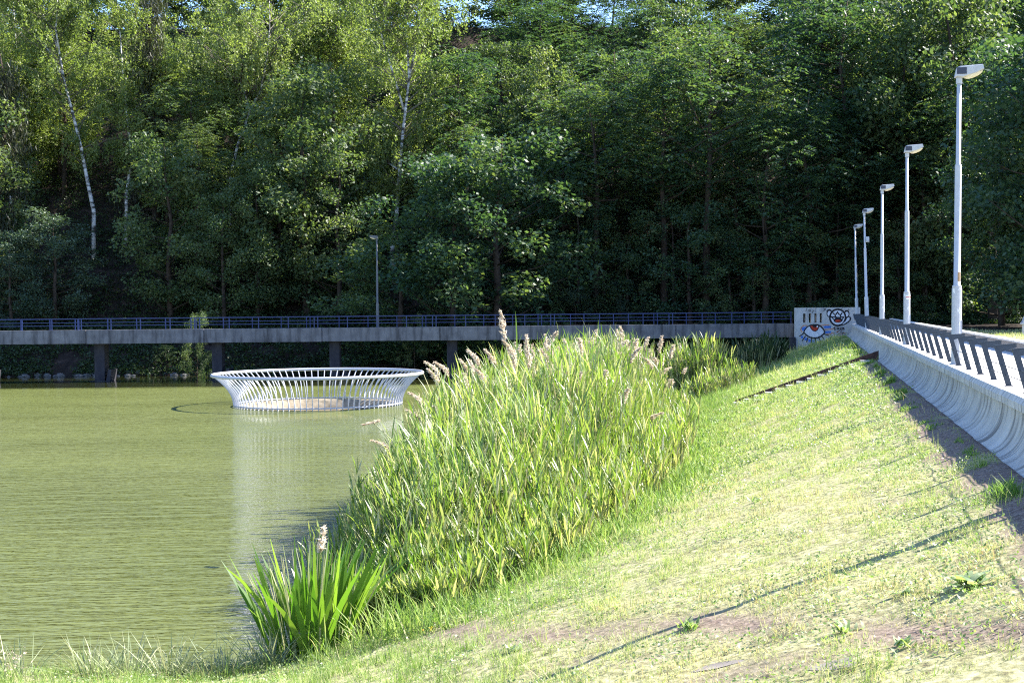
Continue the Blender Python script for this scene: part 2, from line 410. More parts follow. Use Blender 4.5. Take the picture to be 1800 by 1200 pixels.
# ------------------------------------------------------------------ dam crest: wave wall, walkway, parapet
Y0, Y1 = 12.0, 116.6
wall = empty('wave_wall', (3.5, Y0, 0), 'long curved concrete wave wall sweeping down from walkway to the grass slope', 'wall')
prof = []
for k in range(13):
    t_ = math.pi / 2 * k / 12
    prof.append((3.52 - .54 * (1 - math.cos(t_)) - 3.5, -.24 - .74 * math.sin(t_)))
prof = prof + [(2.88 - 3.5, -1.10), (2.82 - 3.5, -1.30)]
rings = []
for i in range(211):
    y = (Y1 - Y0) * i / 210
    rings.append([(x, y, z + .012 * math.sin(y * 1.7) * (j / 12)) for j, (x, z) in enumerate(prof)])
mb = MB(); mb.sweep(rings, None); mb.build('curved_face', M_wall, wall, smooth=True)
mb = MB()
cp = [(3.515 - 3.5, -.245), (3.46 - 3.5, -.225), (3.455 - 3.5, -.10), (3.52 - 3.5, -.005), (3.66 - 3.5, 0.002), (3.66 - 3.5, -.245)]
y = 0.0
while y < Y1 - Y0 - .1:                       # coping cast in lengths with narrow joints
    L_ = min(5.2, Y1 - Y0 - y); o = random.uniform(-.008, .008)
    mb.prism([(x + o, y, z + o * .5) for x, z in cp], (0, L_ - .025, 0)); y += 5.2
mb.build('coping', M_cap, wall)

mb = MB(); rings = []
for i in range(60):
    y = Y0 - 8 + (118 - Y0 + 8) * i / 59
    rings.append([(3.66, y, -.004), (5.0, y, .012), (6.4, y, -.004)])
mb.sweep(rings, None); tag(mb.build('path', M_path), kind='structure')

par = empty('parapet', (6.4, Y0, 0), 'low solid concrete parapet with sunlit top along the far side of the walkway', 'wall')
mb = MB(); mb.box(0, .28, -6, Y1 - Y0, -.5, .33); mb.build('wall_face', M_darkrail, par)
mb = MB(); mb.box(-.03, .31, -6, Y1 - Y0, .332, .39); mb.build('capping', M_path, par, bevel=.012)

rail = empty('walkway_railing', (3.75, Y0, 0), 'dark railing of leaning inverted L posts with two thin rods along the walkway', 'railing')
sp = 18.53 / 8
def post_mesh():
    m = MB()
    pts = [(.08, 0), (-.03, 0), (-.24, .77), (.17, .80), (.17, .735), (.03, .69), (-.10, .655)]
    m.prism([(x, -.025, z) for x, z in pts], (0, .05, 0))
    m.box(-.05, .10, -.07, .07, -.02, .012)
    m.add([(-.23, -.035, .772), (.175, -.035, .803), (.175, .035, .803), (-.23, .035, .772), (-.23, -.035, .782), (.175, -.035, .813), (.175, .035, .813), (-.23, .035, .782)],
          [(3, 2, 1, 0), (4, 5, 6, 7), (0, 1, 5, 4), (1, 2, 6, 5), (2, 3, 7, 6), (3, 0, 4, 7)])
    return m
first = None
lampY = [19.7 + 18.53 * i for i in range(6)]
npost = 0
for i in range(43):
    y = lampY[1] - sp * (8 - i) - .5 - Y0
    if y + Y0 > Y1 - .6 or y < -3: continue
    if first is None: first = post_mesh().build('post', M_darkrail, rail); o = first
    else: o = first.copy(); COL.objects.link(o)
    o.location = (random.uniform(-.01, .01), y, 0); o.rotation_euler = (0, random.uniform(-.012, .012), random.uniform(-.05, .05))
for zf in (.40, .21):
    x = .025 - .245 * zf / .77
    mb = MB(); mb.tube([(x, 0, zf), (x, Y1 - Y0 - 1, zf)], .008, 6); mb.build('rod', M_darkrail, rail)

# ------------------------------------------------------------------ lamps
def street_lamp():
    root = empty('street_lamp')
    m = MB()
    m.tube([(0, 0, 1.98), (0, 0, 2.03), (0, 0, 2.05), (0, 0, 5.10), (0, 0, 5.13), (0, 0, 5.15), (0, 0, 7.27)], [.118, .118, .086, .084, .08, .062, .056], 14)
    m.build('pole', M_lampgrey, root, smooth=True)
    m = MB(); m.tube([(0, 0, -.02), (0, 0, .03), (0, 0, .035), (0, 0, 1.95), (0, 0, 2.0)], [.17, .17, .128, .126, .112], 14); m.box(.11, .135, -.06, .06, .55, 1.15)
    m.build('base_sleeve', M_sleeve, root, smooth=False)
    m = MB(); m.tube([(0, 0, 7.2), (0, 0, 7.36)], [.078, .078], 12)
    side = [(-.12, 7.37), (-.07, 7.60), (.0, 7.635), (.57, 7.67), (.60, 7.56), (.42, 7.46), (.2, 7.40), (.08, 7.36)]
    rg = []
    for yy, sc in ((-.15, .86), (-.13, 1), (.13, 1), (.15, .86)):
        rg.append([(.22 + (x - .22) * sc, yy, 7.5 + (z - 7.5) * sc) for x, z in side] + [(.22 + (side[0][0] - .22) * sc, yy, 7.5 + (side[0][1] - 7.5) * sc)])
    m.sweep(rg, None); n_ = len(side)
    m.add([p for p in rg[0][:-1]], [tuple(range(n_))]); m.add([p for p in rg[-1][:-1]], [tuple(range(n_))[::-1]])
    h = m.build('lamp_head', M_lampgrey, root)
    for a_, b_ in ((-.158, -.151), (.151, .158)):
        m = MB(); m.box(-.07, .17, a_, b_, 7.43, 7.60); m.build('dark_panel', M_darkpanel, h)
    m = MB(); rg = []
    for i in range(9):
        x = .10 + .47 * i / 8; s_ = math.sqrt(max(0.02, 1 - ((i - 4) / 4.2) ** 2)); zt = 7.385 + .14 * (i / 8) ** 1.2
        rg.append([(x, .125 * s_ * math.cos(a_), zt - .10 * s_ * math.sin(a_)) for a_ in [math.pi * q / 8 for q in range(9)]])
    m.sweep(rg, None); m.build('lens', M_lens, h, smooth=True)
    return root
lamp0 = street_lamp()
LAB = ['pale grey street lamp with brown sticker and scratched base sleeve rising above the railing',
       'pale grey street lamp with a red and white sticker band round its base sleeve',
       'clean pale grey street lamp standing between the stickered lamp and the lamp with a box',
       'pale grey street lamp with a small box fixed halfway up its leaning pole',
       'pale grey street lamp standing at the dam end against the graffiti wall',
       'thin grey street lamp on the bridge deck, its head lost in shaded trees']
lean = [.7, .25, .25, -1.2, -1.0, 0]
GL = 'street lamps along the walkway and bridge'
lamps = []
def add_lamp(i, x, y, z, rz=0):
    o = lamp0 if not lamps else copy_tree(lamp0)
    o.location = (x, y, z); o.rotation_euler = (0, R(lean[i]), rz)
    tag(o, LAB[i], 'street lamp', GL); lamps.append(o); return o
for i in range(5): add_lamp(i, 3.76, lampY[i + 1], 0)
pb = at(664, 573, 119.0)
add_lamp(5, pb[0], pb[1], 0, R(200))
M_lampshaded = plain('canopy_shaded_lamp_metal', (.10, .105, .115), .6, .3, 0, .2, 9)  # bridge lamp's darker metal: the canopy's shade put into its colour
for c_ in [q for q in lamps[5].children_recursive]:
    if c_.type == 'MESH' and 'lens' not in c_.name: c_.material_slots[0].link = 'OBJECT'; c_.material_slots[0].material = M_lampshaded
o = copy_tree(lamp0); o.location = (3.76, lampY[0], 0); o.rotation_euler = (0, 0, 0)
tag(o, 'street lamp at the near walkway end, throwing a thin shadow down the grass', 'street lamp', GL)
def patch(r_, a0, a1, z0, z1, mat, lamp):
    m = MB(); v = []; q = 6
    for i in range(q + 1):
        a_ = R(a0 + (a1 - a0) * i / q); v += [(r_ * math.cos(a_), r_ * math.sin(a_), z0), (r_ * math.cos(a_), r_ * math.sin(a_), z1)]
    m.add(v, [(2 * i, 2 * i + 2, 2 * i + 3, 2 * i + 1) for i in range(q)]); m.build('sticker', mat, lamp)
patch(.0885, -85, -25, 2.14, 2.38, M_sticker_b, lamps[0])
patch(.131, -110, -20, 1.84, 1.90, M_sticker_w, lamps[1]); patch(.131, -110, -20, 1.80, 1.838, M_sticker_r, lamps[1]); patch(.131, -110, -20, 1.74, 1.797, M_sticker_w, lamps[1])
m = MB(); m.box(.05, .27, -.14, .10, 5.5, 5.85); m.tube([(.16, -.14, 5.62), (.16, -.30, 5.58)], .06, 8); m.build('control_box', M_lampgrey, lamps[3], bevel=.02)

# ------------------------------------------------------------------ footbridge across the far end
BR = at(1395, 568, 117.6); BR[2] = 0
br = empty('bridge', BR, 'long low concrete footbridge with blue railings on piers across the far water', 'bridge')
br.rotation_euler = (0, 0, YAW)
# local: x along the bridge (negative = away from the dam), y away from the camera
LEN = 108.0; DECK = 2.6
mb = MB()
x = 0.0; k = 0
while x > -LEN:                                # girder units with joints
    L_ = 4.88 * 2
    mb.box(x - L_ + .06, x, 0, .35, -1.13 + random.uniform(-.01, .01), random.uniform(-.01, .01)); x -= L_
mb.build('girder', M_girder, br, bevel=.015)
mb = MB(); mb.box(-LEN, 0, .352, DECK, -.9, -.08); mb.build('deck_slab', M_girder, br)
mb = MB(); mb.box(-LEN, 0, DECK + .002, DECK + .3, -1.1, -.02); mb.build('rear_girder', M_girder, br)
pm = None
for i in range(11):
    x = (790 - 1395) / F * 117.6 - 9.77 * (i - 0)
    x = -28.4 - 9.77 * (i - 0) if False else (797 - 1395) * .04704 - 9.79 * i
    if pm is None:
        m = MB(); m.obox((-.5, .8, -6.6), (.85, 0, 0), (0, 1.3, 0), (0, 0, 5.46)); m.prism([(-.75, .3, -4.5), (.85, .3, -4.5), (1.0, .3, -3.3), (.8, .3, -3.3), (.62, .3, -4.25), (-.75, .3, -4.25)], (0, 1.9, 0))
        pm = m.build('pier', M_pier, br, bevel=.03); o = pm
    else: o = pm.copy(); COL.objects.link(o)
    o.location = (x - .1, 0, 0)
def bridge_rail(yy, off):
    rt = bpy.data.objects.new('railing', None); COL.objects.link(rt); rt.parent = br; rt.location = (0, yy, 0)
    m = MB(); m.box(-LEN, -.12, -.03, .03, .895, .96); m.build('top_rail', M_blue, rt)
    m = MB(); m.box(-LEN, -.12, -.015, .015, .60, .63); m.build('mid_rail', M_blue, rt)
    m = MB(); m.box(-LEN, -.12, -.015, .015, .34, .37); m.build('mid_rail', M_blue, rt)
    pm = None; x = -.2 - off; j = 0
    while x > -LEN + 20 and j < 49:
        for xo in ((0, -.3) if j % 4 == 0 and j else (0,)):
            if pm is None: q = MB(); q.box(-.035, .035, -.03, .03, -.08, .893); pm = q.build('post', M_blue, rt); o = pm
            else: o = pm.copy(); COL.objects.link(o)
            o.location = (x + xo, 0, 0)
        x -= 2.447; j += 1
bridge_rail(.12, 0); bridge_rail(DECK + .1, 1.0)

# ------------------------------------------------------------------ graffiti wall at the dam end
GD = 114.6
GO = at(1398, 541, GD); GZT = GO[2]
gw = empty('graffiti_wall', (GO[0], GO[1], 0), 'grey concrete end wall with four slots, painted with an eye and a bear face', 'wall')
gw.rotation_euler = (0, 0, YAW)
pxm = GD / F
def g(px, py, lay=0): return ((px - 1398) * pxm, -.004 * lay, GZT - (py - 541) * pxm)
def gbox(m, x0, x1, y0, y1, th=.45):
    a_, b_ = g(x0, y1), g(x1, y0); m.box(a_[0], b_[0], 0, th, a_[2], b_[2])
m = MB()
gbox(m, 1398, 1512, 541, 551); gbox(m, 1398, 1411.8, 551, 567.5)
sl = [1411.8, 1416, 1421.8, 1426, 1431.6, 1435.6, 1441, 1445]
for i in range(1, 7, 2): gbox(m, sl[i], sl[i + 1], 551, 567.5)
gbox(m, 1445, 1512, 551, 567.5); gbox(m, 1398, 1512, 567.5, 640)
m.build('wall_slab', M_gwall, gw)
m = MB(); a_, b_ = g(1389, 640), g(1397.8, 592); m.box(a_[0], b_[0], -.25, .6, a_[2], b_[2]); m.build('buttress', M_pier, gw, bevel=.06)
def ell(cx, cy, rx, ry, a0=0, a1=360, n_=28): return [(cx + rx * math.cos(R(a0 + (a1 - a0) * i / (n_ - 1))), cy + ry * math.sin(R(a0 + (a1 - a0) * i / (n_ - 1)))) for i in range(n_)]
def flat(m, pts, lay, k):
    m.k = k; v = [g(x, y_, lay) for x, y_ in pts]
    # ensure facing the camera (-y local)
    ar = sum(v[i][0] * v[(i + 1) % len(v)][2] - v[(i + 1) % len(v)][0] * v[i][2] for i in range(len(v)))
    m.add(v, [tuple(range(len(v))) if ar > 0 else tuple(range(len(v)))[::-1]])
def stroke(m, pts, wd, lay, k):
    for (x0, y0), (x1, y1) in zip(pts[:-1], pts[1:]):
        L_ = math.hypot(x1 - x0, y1 - y0) + 1e-6; ex, ey = (x1 - x0) / L_ * wd * .3, (y1 - y0) / L_ * wd * .3; nx_, ny_ = -(y1 - y0) / L_ * wd / 2, (x1 - x0) / L_ * wd / 2
        flat(m, [(x0 - ex + nx_, y0 - ey + ny_), (x1 + ex + nx_, y1 + ey + ny_), (x1 + ex - nx_, y1 + ey - ny_), (x0 - ex - nx_, y0 - ey - ny_)], lay, k)
        lay += .05
GM = [M_black, M_pwhite, M_pred, M_pblue, M_porange]
Zs = 1800 / 130.0
def z4(x, y_): return (1380 + x / Zs, 530 + y_ / Zs)
# eye
m = MB()
flat(m, [z4(*p) for p in [(400, 640), (440, 615), (520, 610), (500, 680), (440, 720), (400, 690)]], 1, 3)
for y_ in (630, 755): flat(m, [z4(*p) for p in [(930, y_ - 32), (1110, y_ - 35), (1120, y_ + 20), (950, y_ + 25)]], 1, 3)
for (x, y_, s_) in [(410, 830, 60), (500, 880, 70), (590, 920, 60), (690, 930, 50)]: flat(m, [z4(x - s_ / 2, y_), z4(x + s_ / 2, y_ + 5), z4(x + s_ / 3, y_ + 70), z4(x - s_ / 2, y_ + 60)], 1, 3)
stroke(m, [z4(*p) for p in [(540, 585), (450, 580), (395, 630), (375, 690), (410, 745)]], 1.3, 1.4, 4)
stroke(m, [z4(*p) for p in [(860, 585), (1000, 575), (1070, 580)]], 1.3, 1.4, 4)
stroke(m, [z4(*p) for p in [(960, 690), (1080, 680), (1190, 665)]], 1.3, 1.4, 4)
stroke(m, [z4(*p) for p in [(970, 800), (1090, 800), (1150, 770), (1190, 790)]], 1.4, 1.4, 4)
top = [(436, 745), (462, 688), (524, 612), (598, 568), (700, 550), (790, 553), (876, 592), (938, 655), (980, 745)]
bot = [(952, 796), (886, 860), (794, 902), (690, 908), (586, 882), (492, 818)]
flat(m, [z4(*p) for p in top + bot], 2, 0)
top = [(468, 745), (500, 680), (560, 620), (640, 590), (760, 588), (850, 620), (910, 680), (945, 745)]
bot = [(920, 785), (860, 835), (780, 868), (690, 873), (600, 850), (520, 800)]
flat(m, [z4(*p) for p in top + bot], 3, 1)
flat(m, [z4(*p) for p in [(592, 592), (612, 650), (650, 700), (700, 730), (750, 730), (795, 695), (830, 620), (820, 588)]], 4, 0)
flat(m, [z4(*p) for p in [(612, 594), (632, 645), (665, 690), (710, 712), (745, 710), (782, 680), (808, 612), (800, 590)]], 5, 2)
flat(m, [z4(*p) for p in [(655, 588), (690, 630), (740, 632), (780, 588)]], 6, 0)
flat(m, [z4(*p) for p in [(772, 590), (800, 588), (795, 635), (765, 640)]], 7, 1)
for a_, b_ in [((450, 770), (350, 840)), ((490, 840), (415, 950)), ((550, 880), (520, 985)), ((640, 900), (630, 1000)), ((730, 905), (735, 985)), ((820, 890), (850, 960)), ((890, 850), (940, 915)), ((950, 795), (1060, 835))]:
    stroke(m, [z4(*a_), z4(*b_)], 1.7, 4.3, 0)
m.build('painted_eye', GM, gw)
# bear face
m = MB()
for (x, y_, r1, r2) in [(1075, 290, 68, 100), (1500, 310, 68, 95)]:
    flat(m, [z4(*p) for p in ell(x, y_, r1, r2)], 1.5, 0); flat(m, [z4(*p) for p in ell(x, y_ + 8, r1 - 24, r2 - 36)], 2.2, 1)
flat(m, [z4(*p) for p in ell(1280, 395, 212, 220)], 3, 0); flat(m, [z4(*p) for p in ell(1280, 395, 168, 176)], 4, 1)
flat(m, [z4(*p) for p in [(1450, 470), (1490, 400), (1550, 365), (1605, 400), (1600, 460), (1540, 520), (1450, 575), (1380, 590)]], 4.6, 0)
flat(m, [z4(*p) for p in [(1475, 480), (1510, 410), (1550, 390), (1570, 420), (1555, 470), (1500, 515), (1420, 560), (1390, 555)]], 5.4, 1)
flat(m, [z4(*p) for p in [(1175, 470), (1215, 415), (1235, 375), (1340, 375), (1365, 420), (1400, 450), (1385, 495), (1330, 520), (1250, 520), (1200, 500)]], 5, 0)
flat(m, [z4(*p) for p in ell(1285, 475, 68, 30)], 6, 2)
for pts in ([(1165, 285), (1210, 330), (1230, 385)], [(1250, 310), (1210, 330)], [(1120, 380), (1215, 385)], [(1130, 385), (1190, 450)], [(1385, 285), (1350, 340), (1340, 390)], [(1270, 255), (1300, 310), (1350, 340)], [(1350, 385), (1425, 385)], [(1420, 390), (1385, 450)], [(1270, 260), (1245, 310)]):
    stroke(m, [z4(*p) for p in pts], 2.0, 5.6, 0)
flat(m, [z4(*p) for p in [(1262, 390), (1285, 380), (1285, 398)]], 6.4, 1); flat(m, [z4(*p) for p in [(1300, 380), (1325, 386), (1305, 400)]], 6.4, 1)
m.build('painted_bear', GM, gw)
# number and scrawls
m = MB()
for pts in ([(1180, 655), (1212, 630), (1212, 690)], [(1190, 690), (1235, 690)], [(1262, 640), (1295, 640), (1300, 680), (1265, 685), (1262, 640)], [(1325, 645), (1365, 640), (1360, 665), (1325, 690), (1375, 690)], [(1400, 640), (1430, 645), (1402, 665), (1400, 690), (1435, 690), (1432, 668), (1402, 662), (1400, 640)]):
    stroke(m, [z4(*p) for p in pts], 1.5, 1.5, 0)
for k in range(44):
    x = random.choice([random.uniform(450, 760), random.uniform(930, 1050), random.uniform(1330, 1560)]); y_ = random.uniform(170, 260); 
    stroke(m, [z4(x, y_), z4(x + random.uniform(-25, 25), y_ + random.uniform(-30, 30)), z4(x + random.uniform(-10, 40), y_ + random.uniform(-30, 20))], .45, .8, 0)
for k in range(12):
    x = random.uniform(1230, 1440); y_ = random.uniform(710, 810)
    stroke(m, [z4(x, y_), z4(x + random.uniform(20, 60), y_ + random.uniform(-20, 20))], .9, .8, random.choice([0, 4, 0]))
m.build('painted_number', GM, gw)

# ------------------------------------------------------------------ spillway cage and funnel
cage = empty('spillway_cage', SPC, 'white flaring trash rack cage of curved bars under a broad ring, standing in the lake', 'cage')
NB = 92; RB, RTp, HC = 5.06, 6.33, 1.90
m = MB(); m.tube([(RTp * math.cos(2 * math.pi * k / 96), RTp * math.sin(2 * math.pi * k / 96), HC) for k in range(96)], .10, 10, closed=True); m.build('top_ring', M_white, cage, smooth=True)
m = MB(); m.tube([((RB + .01) * math.cos(2 * math.pi * k / 96), (RB + .01) * math.sin(2 * math.pi * k / 96), .12) for k in range(96)], .045, 6, closed=True); m.build('base_ring', M_white, cage, smooth=True)
m = MB()
n_ = 10
pts = []
for i in range(n_ + 1):
    z = -.3 + (HC - .02 + .3) * i / n_; tt = max(0, (z - .1) / (HC - .1))
    pts.append((RB + (RTp - RB) * tt ** 2.0, 0, z))
v = []; f_ = []
for i, p in enumerate(pts):
    hw, dp = .024, .045
    v += [(p[0] - dp, -hw, p[2] + .0), (p[0] + dp, -hw, p[2]), (p[0] + dp, hw, p[2]), (p[0] - dp, hw, p[2])]
for i in range(n_):
    for k in range(4): f_.append((i * 4 + k, i * 4 + (k + 1) % 4, i * 4 + 4 + (k + 1) % 4, i * 4 + 4 + k))
m.add(v, f_); bar = m.build('bar', M_white, cage)
for k in range(1, NB):
    o = bar.copy(); COL.objects.link(o); o.rotation_euler = (0, 0, 2 * math.pi * k / NB)
m = MB(); rings = []
for (r_, z) in [(5.0, -1.2), (5.0, .03), (4.93, .06), (4.75, .05), (4.62, -.02), (4.1, -.55), (3.4, -1.6), (2.6, -3.5), (2.3, -6)]:
    rings.append([(r_ * math.cos(2 * math.pi * k / 72), r_ * math.sin(2 * math.pi * k / 72), z) for k in range(73)])
m.sweep(rings, None); o = m.build('spillway_funnel', M_lip, smooth=True); o.location = SPC
tag(o, 'round concrete spillway mouth rimmed at water level inside the white cage', 'spillway')

# ------------------------------------------------------------------ steps down the slope
SYc = 66.0
st = empty('slope_steps', (2.7, SYc, -.98), 'narrow concrete steps with a dark steel cheek running down the grass slope', 'steps')
m = MB(); m2_ = MB()
k = 3.29 / (2.83 - float(shore_x(SYc)))
n_ = 13; tread = .47
for i in range(n_):
    x1 = .1 - i * tread; z1 = (x1) * k - .03
    m.box(x1 - tread + .002, x1, -.55, .0, z1 - .35, z1 + .02)
m.build('tread', M_step, st)
xe = .35 - n_ * tread - .2
m2_.prism([(.45, .01, .45 * k + .30), (.45, .01, .45 * k - .12), (xe, .01, xe * k - .12), (xe, .01, xe * k + .20)], (0, .10, 0)); m2_.build('steel_cheek', M_rust, st)

# grey marker post at the edge of the dry lawn behind the parapet
mp_ = at(1806, 593, 62.0)
po = empty('marker_post', (mp_[0], mp_[1], float(zg(mp_[0], mp_[1]))), 'stout grey post with white cap and red foot on dry grass behind the parapet', 'post')
m = MB(); m.box(-.2, .2, -.2, .2, .16, .78); m.build('shaft', M_cap, po, bevel=.02)
m = MB(); m.box(-.24, .24, -.24, .24, -.1, .158); m.build('red_foot', M_sticker_r, po, bevel=.02)
m = MB(); m.box(-.27, .27, -.27, .27, .782, .86); m.prism([(-.22, -.22, .862), (.22, -.22, .862), (.12, -.22, 1.1), (-.12, -.22, 1.1)], (0, .44, 0)); m.build('cap', M_white, po, bevel=.01)

# ------------------------------------------------------------------ blade builder
def blades(base, az, el, length, width, bend, nseg=3, tip=.06, twist=None):
    """curved tapered strips. all arrays of N. returns V, F(quads), per-vertex owner index"""
    N_ = len(base); p = base.copy().astype(float); e = el.copy().astype(float); seg = length / nseg
    tw = az + math.pi / 2 + (RNG.normal(0, .5, N_) if twist is None else twist)
    wx, wy = np.cos(tw), np.sin(tw); rows = []
    for k in range(nseg + 1):
        t_ = k / nseg; wf = (np.sin(math.pi * min(1, .22 + .78 * t_)) ** .7 if k < nseg else 0) + tip
        hw = width * .5 * wf
        rows.append(np.stack([p[:, 0] - wx * hw, p[:, 1] - wy * hw, p[:, 2]], 1)); rows.append(np.stack([p[:, 0] + wx * hw, p[:, 1] + wy * hw, p[:, 2]], 1))
        if k < nseg:
            c_ = np.cos(e); p = p + np.stack([np.cos(az) * c_ * seg, np.sin(az) * c_ * seg, np.sin(e) * seg], 1); e = e - bend / nseg
    V_ = np.stack(rows, 1).reshape(-1, 3); st_ = 2 * (nseg + 1)
    b0 = np.arange(N_)[:, None] * st_; q = []
    for k in range(nseg): q.append(np.concatenate([b0 + 2 * k, b0 + 2 * k + 1, b0 + 2 * k + 3, b0 + 2 * k + 2], 1))
    return V_, np.stack(q, 1).reshape(-1, 4), np.repeat(np.arange(N_), st_)


def cards(c, size, aspect, up=.35, axis=None):
    """pointed leaf cards (rhombi) at centres c"""
    N_ = len(c); nrm = RNG.normal(0, 1, (N_, 3)); nrm[:, 2] = np.abs(nrm[:, 2]) + up; nrm /= np.linalg.norm(nrm, axis=1)[:, None]
    d_ = RNG.normal(0, 1, (N_, 3)) if axis is None else axis
    d_ = d_ - (d_ * nrm).sum(1)[:, None] * nrm; d_ /= np.linalg.norm(d_, axis=1)[:, None] + 1e-9
    s_ = np.cross(nrm, d_); L_ = (size / 2)[:, None]; W_ = L_ * aspect
    V_ = np.stack([c - d_ * L_, c + s_ * W_ - d_ * L_ * .1, c + d_ * L_, c - s_ * W_ - d_ * L_ * .1], 1).reshape(-1, 3)
    return V_, np.arange(N_ * 4).reshape(-1, 4)


def cat(parts):
    vs, fs, ts = [], [], []; o_ = 0
    for v_, f__, t_ in parts:
        vs.append(v_); fs.append(f__ + o_); ts.append(t_); o_ += len(v_)
    return np.concatenate(vs), np.concatenate(fs), np.concatenate(ts)


# ------------------------------------------------------------------ grass on the slope
def grass_pts(n_, dmin, dmax, pw):
    u_ = RNG.random(n_); d = (dmin ** pw + u_ * (dmax ** pw - dmin ** pw)) ** (1 / pw)
    X = RNG.uniform(-13, 3.0, n_); Y = (d + X * SY) / CY
    return X, Y, d
X, Y, d = grass_pts(760000, 11.5, 118, .35)
z = zg(X, Y); bb = bare(X, Y)
keep = (z > ZW + .02) & (RNG.random(len(X)) > bb * .93) & (Y < 118)
X, Y, z, d, bb = X[keep], Y[keep], z[keep], d[keep], bb[keep]
n_ = len(X); gp = nz(X, Y, .55, 31); gq = nz(X, Y * 1.6, 2.1, 32)
lush = np.clip(sm(-X, 1.0, 5.5) + .25 * gp, 0, 1)      # greener towards the reeds
dry = sm(gp + .6 * gq + .3 * (24 - d) / 12, -.1, .8) * (1 - .7 * lush)
hgt = (.04 + .06 * RNG.random(n_) + .10 * (RNG.random(n_) < .09)) * (1 + .9 * lush + .9 * np.clip(gq, -.5, 1)) * (1 - .3 * dry) * (.7 + 1.0 * np.clip(nz(X, Y, 6.5, 33), -.5, 1))
wid = np.maximum(.012, d * .00052) * RNG.uniform(.7, 1.4, n_)
base = np.stack([X, Y, z - .01], 1)
Vg, Fg, ow = blades(base, RNG.uniform(0, 6.28, n_), RNG.uniform(.45, 1.45, n_), hgt * np.maximum(1, d / 45), wid, RNG.uniform(.0, .9, n_), 1, .05)
tint = np.clip(.40 - .26 * lush + .34 * dry + RNG.normal(0, .16, n_) + .3 * (RNG.random(n_) < .14), 0, .98)
tag(link('grass', np_mesh('grass', Vg, Fg, M_grass, tint[ow])), kind='stuff')
# clover and small weeds in patches
X, Y, d = grass_pts(190000, 12, 100, .3); wp = nz(X, Y, 1.3, 41) + .5 * nz(X, Y, 4, 43)
z = zg(X, Y); keep = (wp > .05) & (z > ZW + .05) & (bare(X, Y) < .4) | ((X > 1.0) & (X < 2.25) & (nz(X, Y, 1.5, 42) > -.6))
X, Y, z, d = X[keep], Y[keep], z[keep], d[keep]
c = np.stack([X, Y, z + RNG.uniform(.02, .13, len(X)) + np.where(X > 1.2, RNG.uniform(0, .20, len(X)) * sm(nz(X, Y, 1.5, 42), -.3, .6), 0)], 1)
Vw, Fw = cards(c, np.maximum(.035, d * .0013) * RNG.uniform(.6, 1.6, len(X)), .5, .5)
tag(link('ground_cover', np_mesh('ground_cover', Vw, Fw, M_weed, np.repeat(np.clip(RNG.normal(.45, .3, len(X)), 0, 1), 4))), kind='stuff')
X, Y, d = grass_pts(26000, 15, 80, .4); wp = nz(X, Y, .9, 51)
z = zg(X, Y); keep = (wp > .75) & (z > ZW + .4) & (X < 1.5)
X, Y, z, d = X[keep], Y[keep], z[keep], d[keep]
keep = RNG.random(len(X)) < .28; X, Y, z, d = X[keep], Y[keep], z[keep], d[keep]
c = np.stack([X, Y, z + RNG.uniform(.07, .16, len(X))], 1)
Vw, Fw = cards(c, np.maximum(.03, d * .0011), .8, 1.5)
tag(link('small_flowers', np_mesh('small_flowers', Vw, Fw, M_flower, np.repeat(RNG.random(len(X)), 4))), kind='stuff')
n_ = 26000; Y = RNG.uniform(13, 112, n_); X = 2.80 - np.abs(RNG.normal(0, .26, n_)); tf = nz(X, Y, 1.9, 71) + .4 * nz(X, Y, 5, 72); keep = tf > .45; X, Y, tf = X[keep], Y[keep], tf[keep]; n_ = len(X)
Vg, Fg, ow = blades(np.stack([X, Y, zg(X, Y) - .02], 1), RNG.uniform(0, 6.28, n_), RNG.uniform(.5, 1.4, n_), (.08 + .28 * np.clip(tf - .4, 0, 1)) * RNG.uniform(.6, 1.3, n_), np.maximum(.014, Y * .0006), RNG.uniform(.2, 1.2, n_), 2)
tag(link('grass', np_mesh('toe_grass', Vg, Fg, M_grass, np.clip(RNG.normal(.12, .12, n_), 0, .98)[ow])), kind='stuff')
# dry lawn behind the parapet
n_ = 26000; X = RNG.uniform(6.75, 16, n_); Y = RNG.uniform(36, 100, n_); z = zg(X, Y); d = Y
Vg, Fg, ow = blades(np.stack([X, Y, z - .01], 1), RNG.uniform(0, 6.28, n_), RNG.uniform(.6, 1.5, n_), RNG.uniform(.06, .2, n_), np.full(n_, .035), RNG.uniform(0, .8, n_), 1)
tag(link('grass', np_mesh('lawn', Vg, Fg, M_grass, np.clip(RNG.normal(.6, .2, n_), 0, .98)[ow])), kind='stuff')

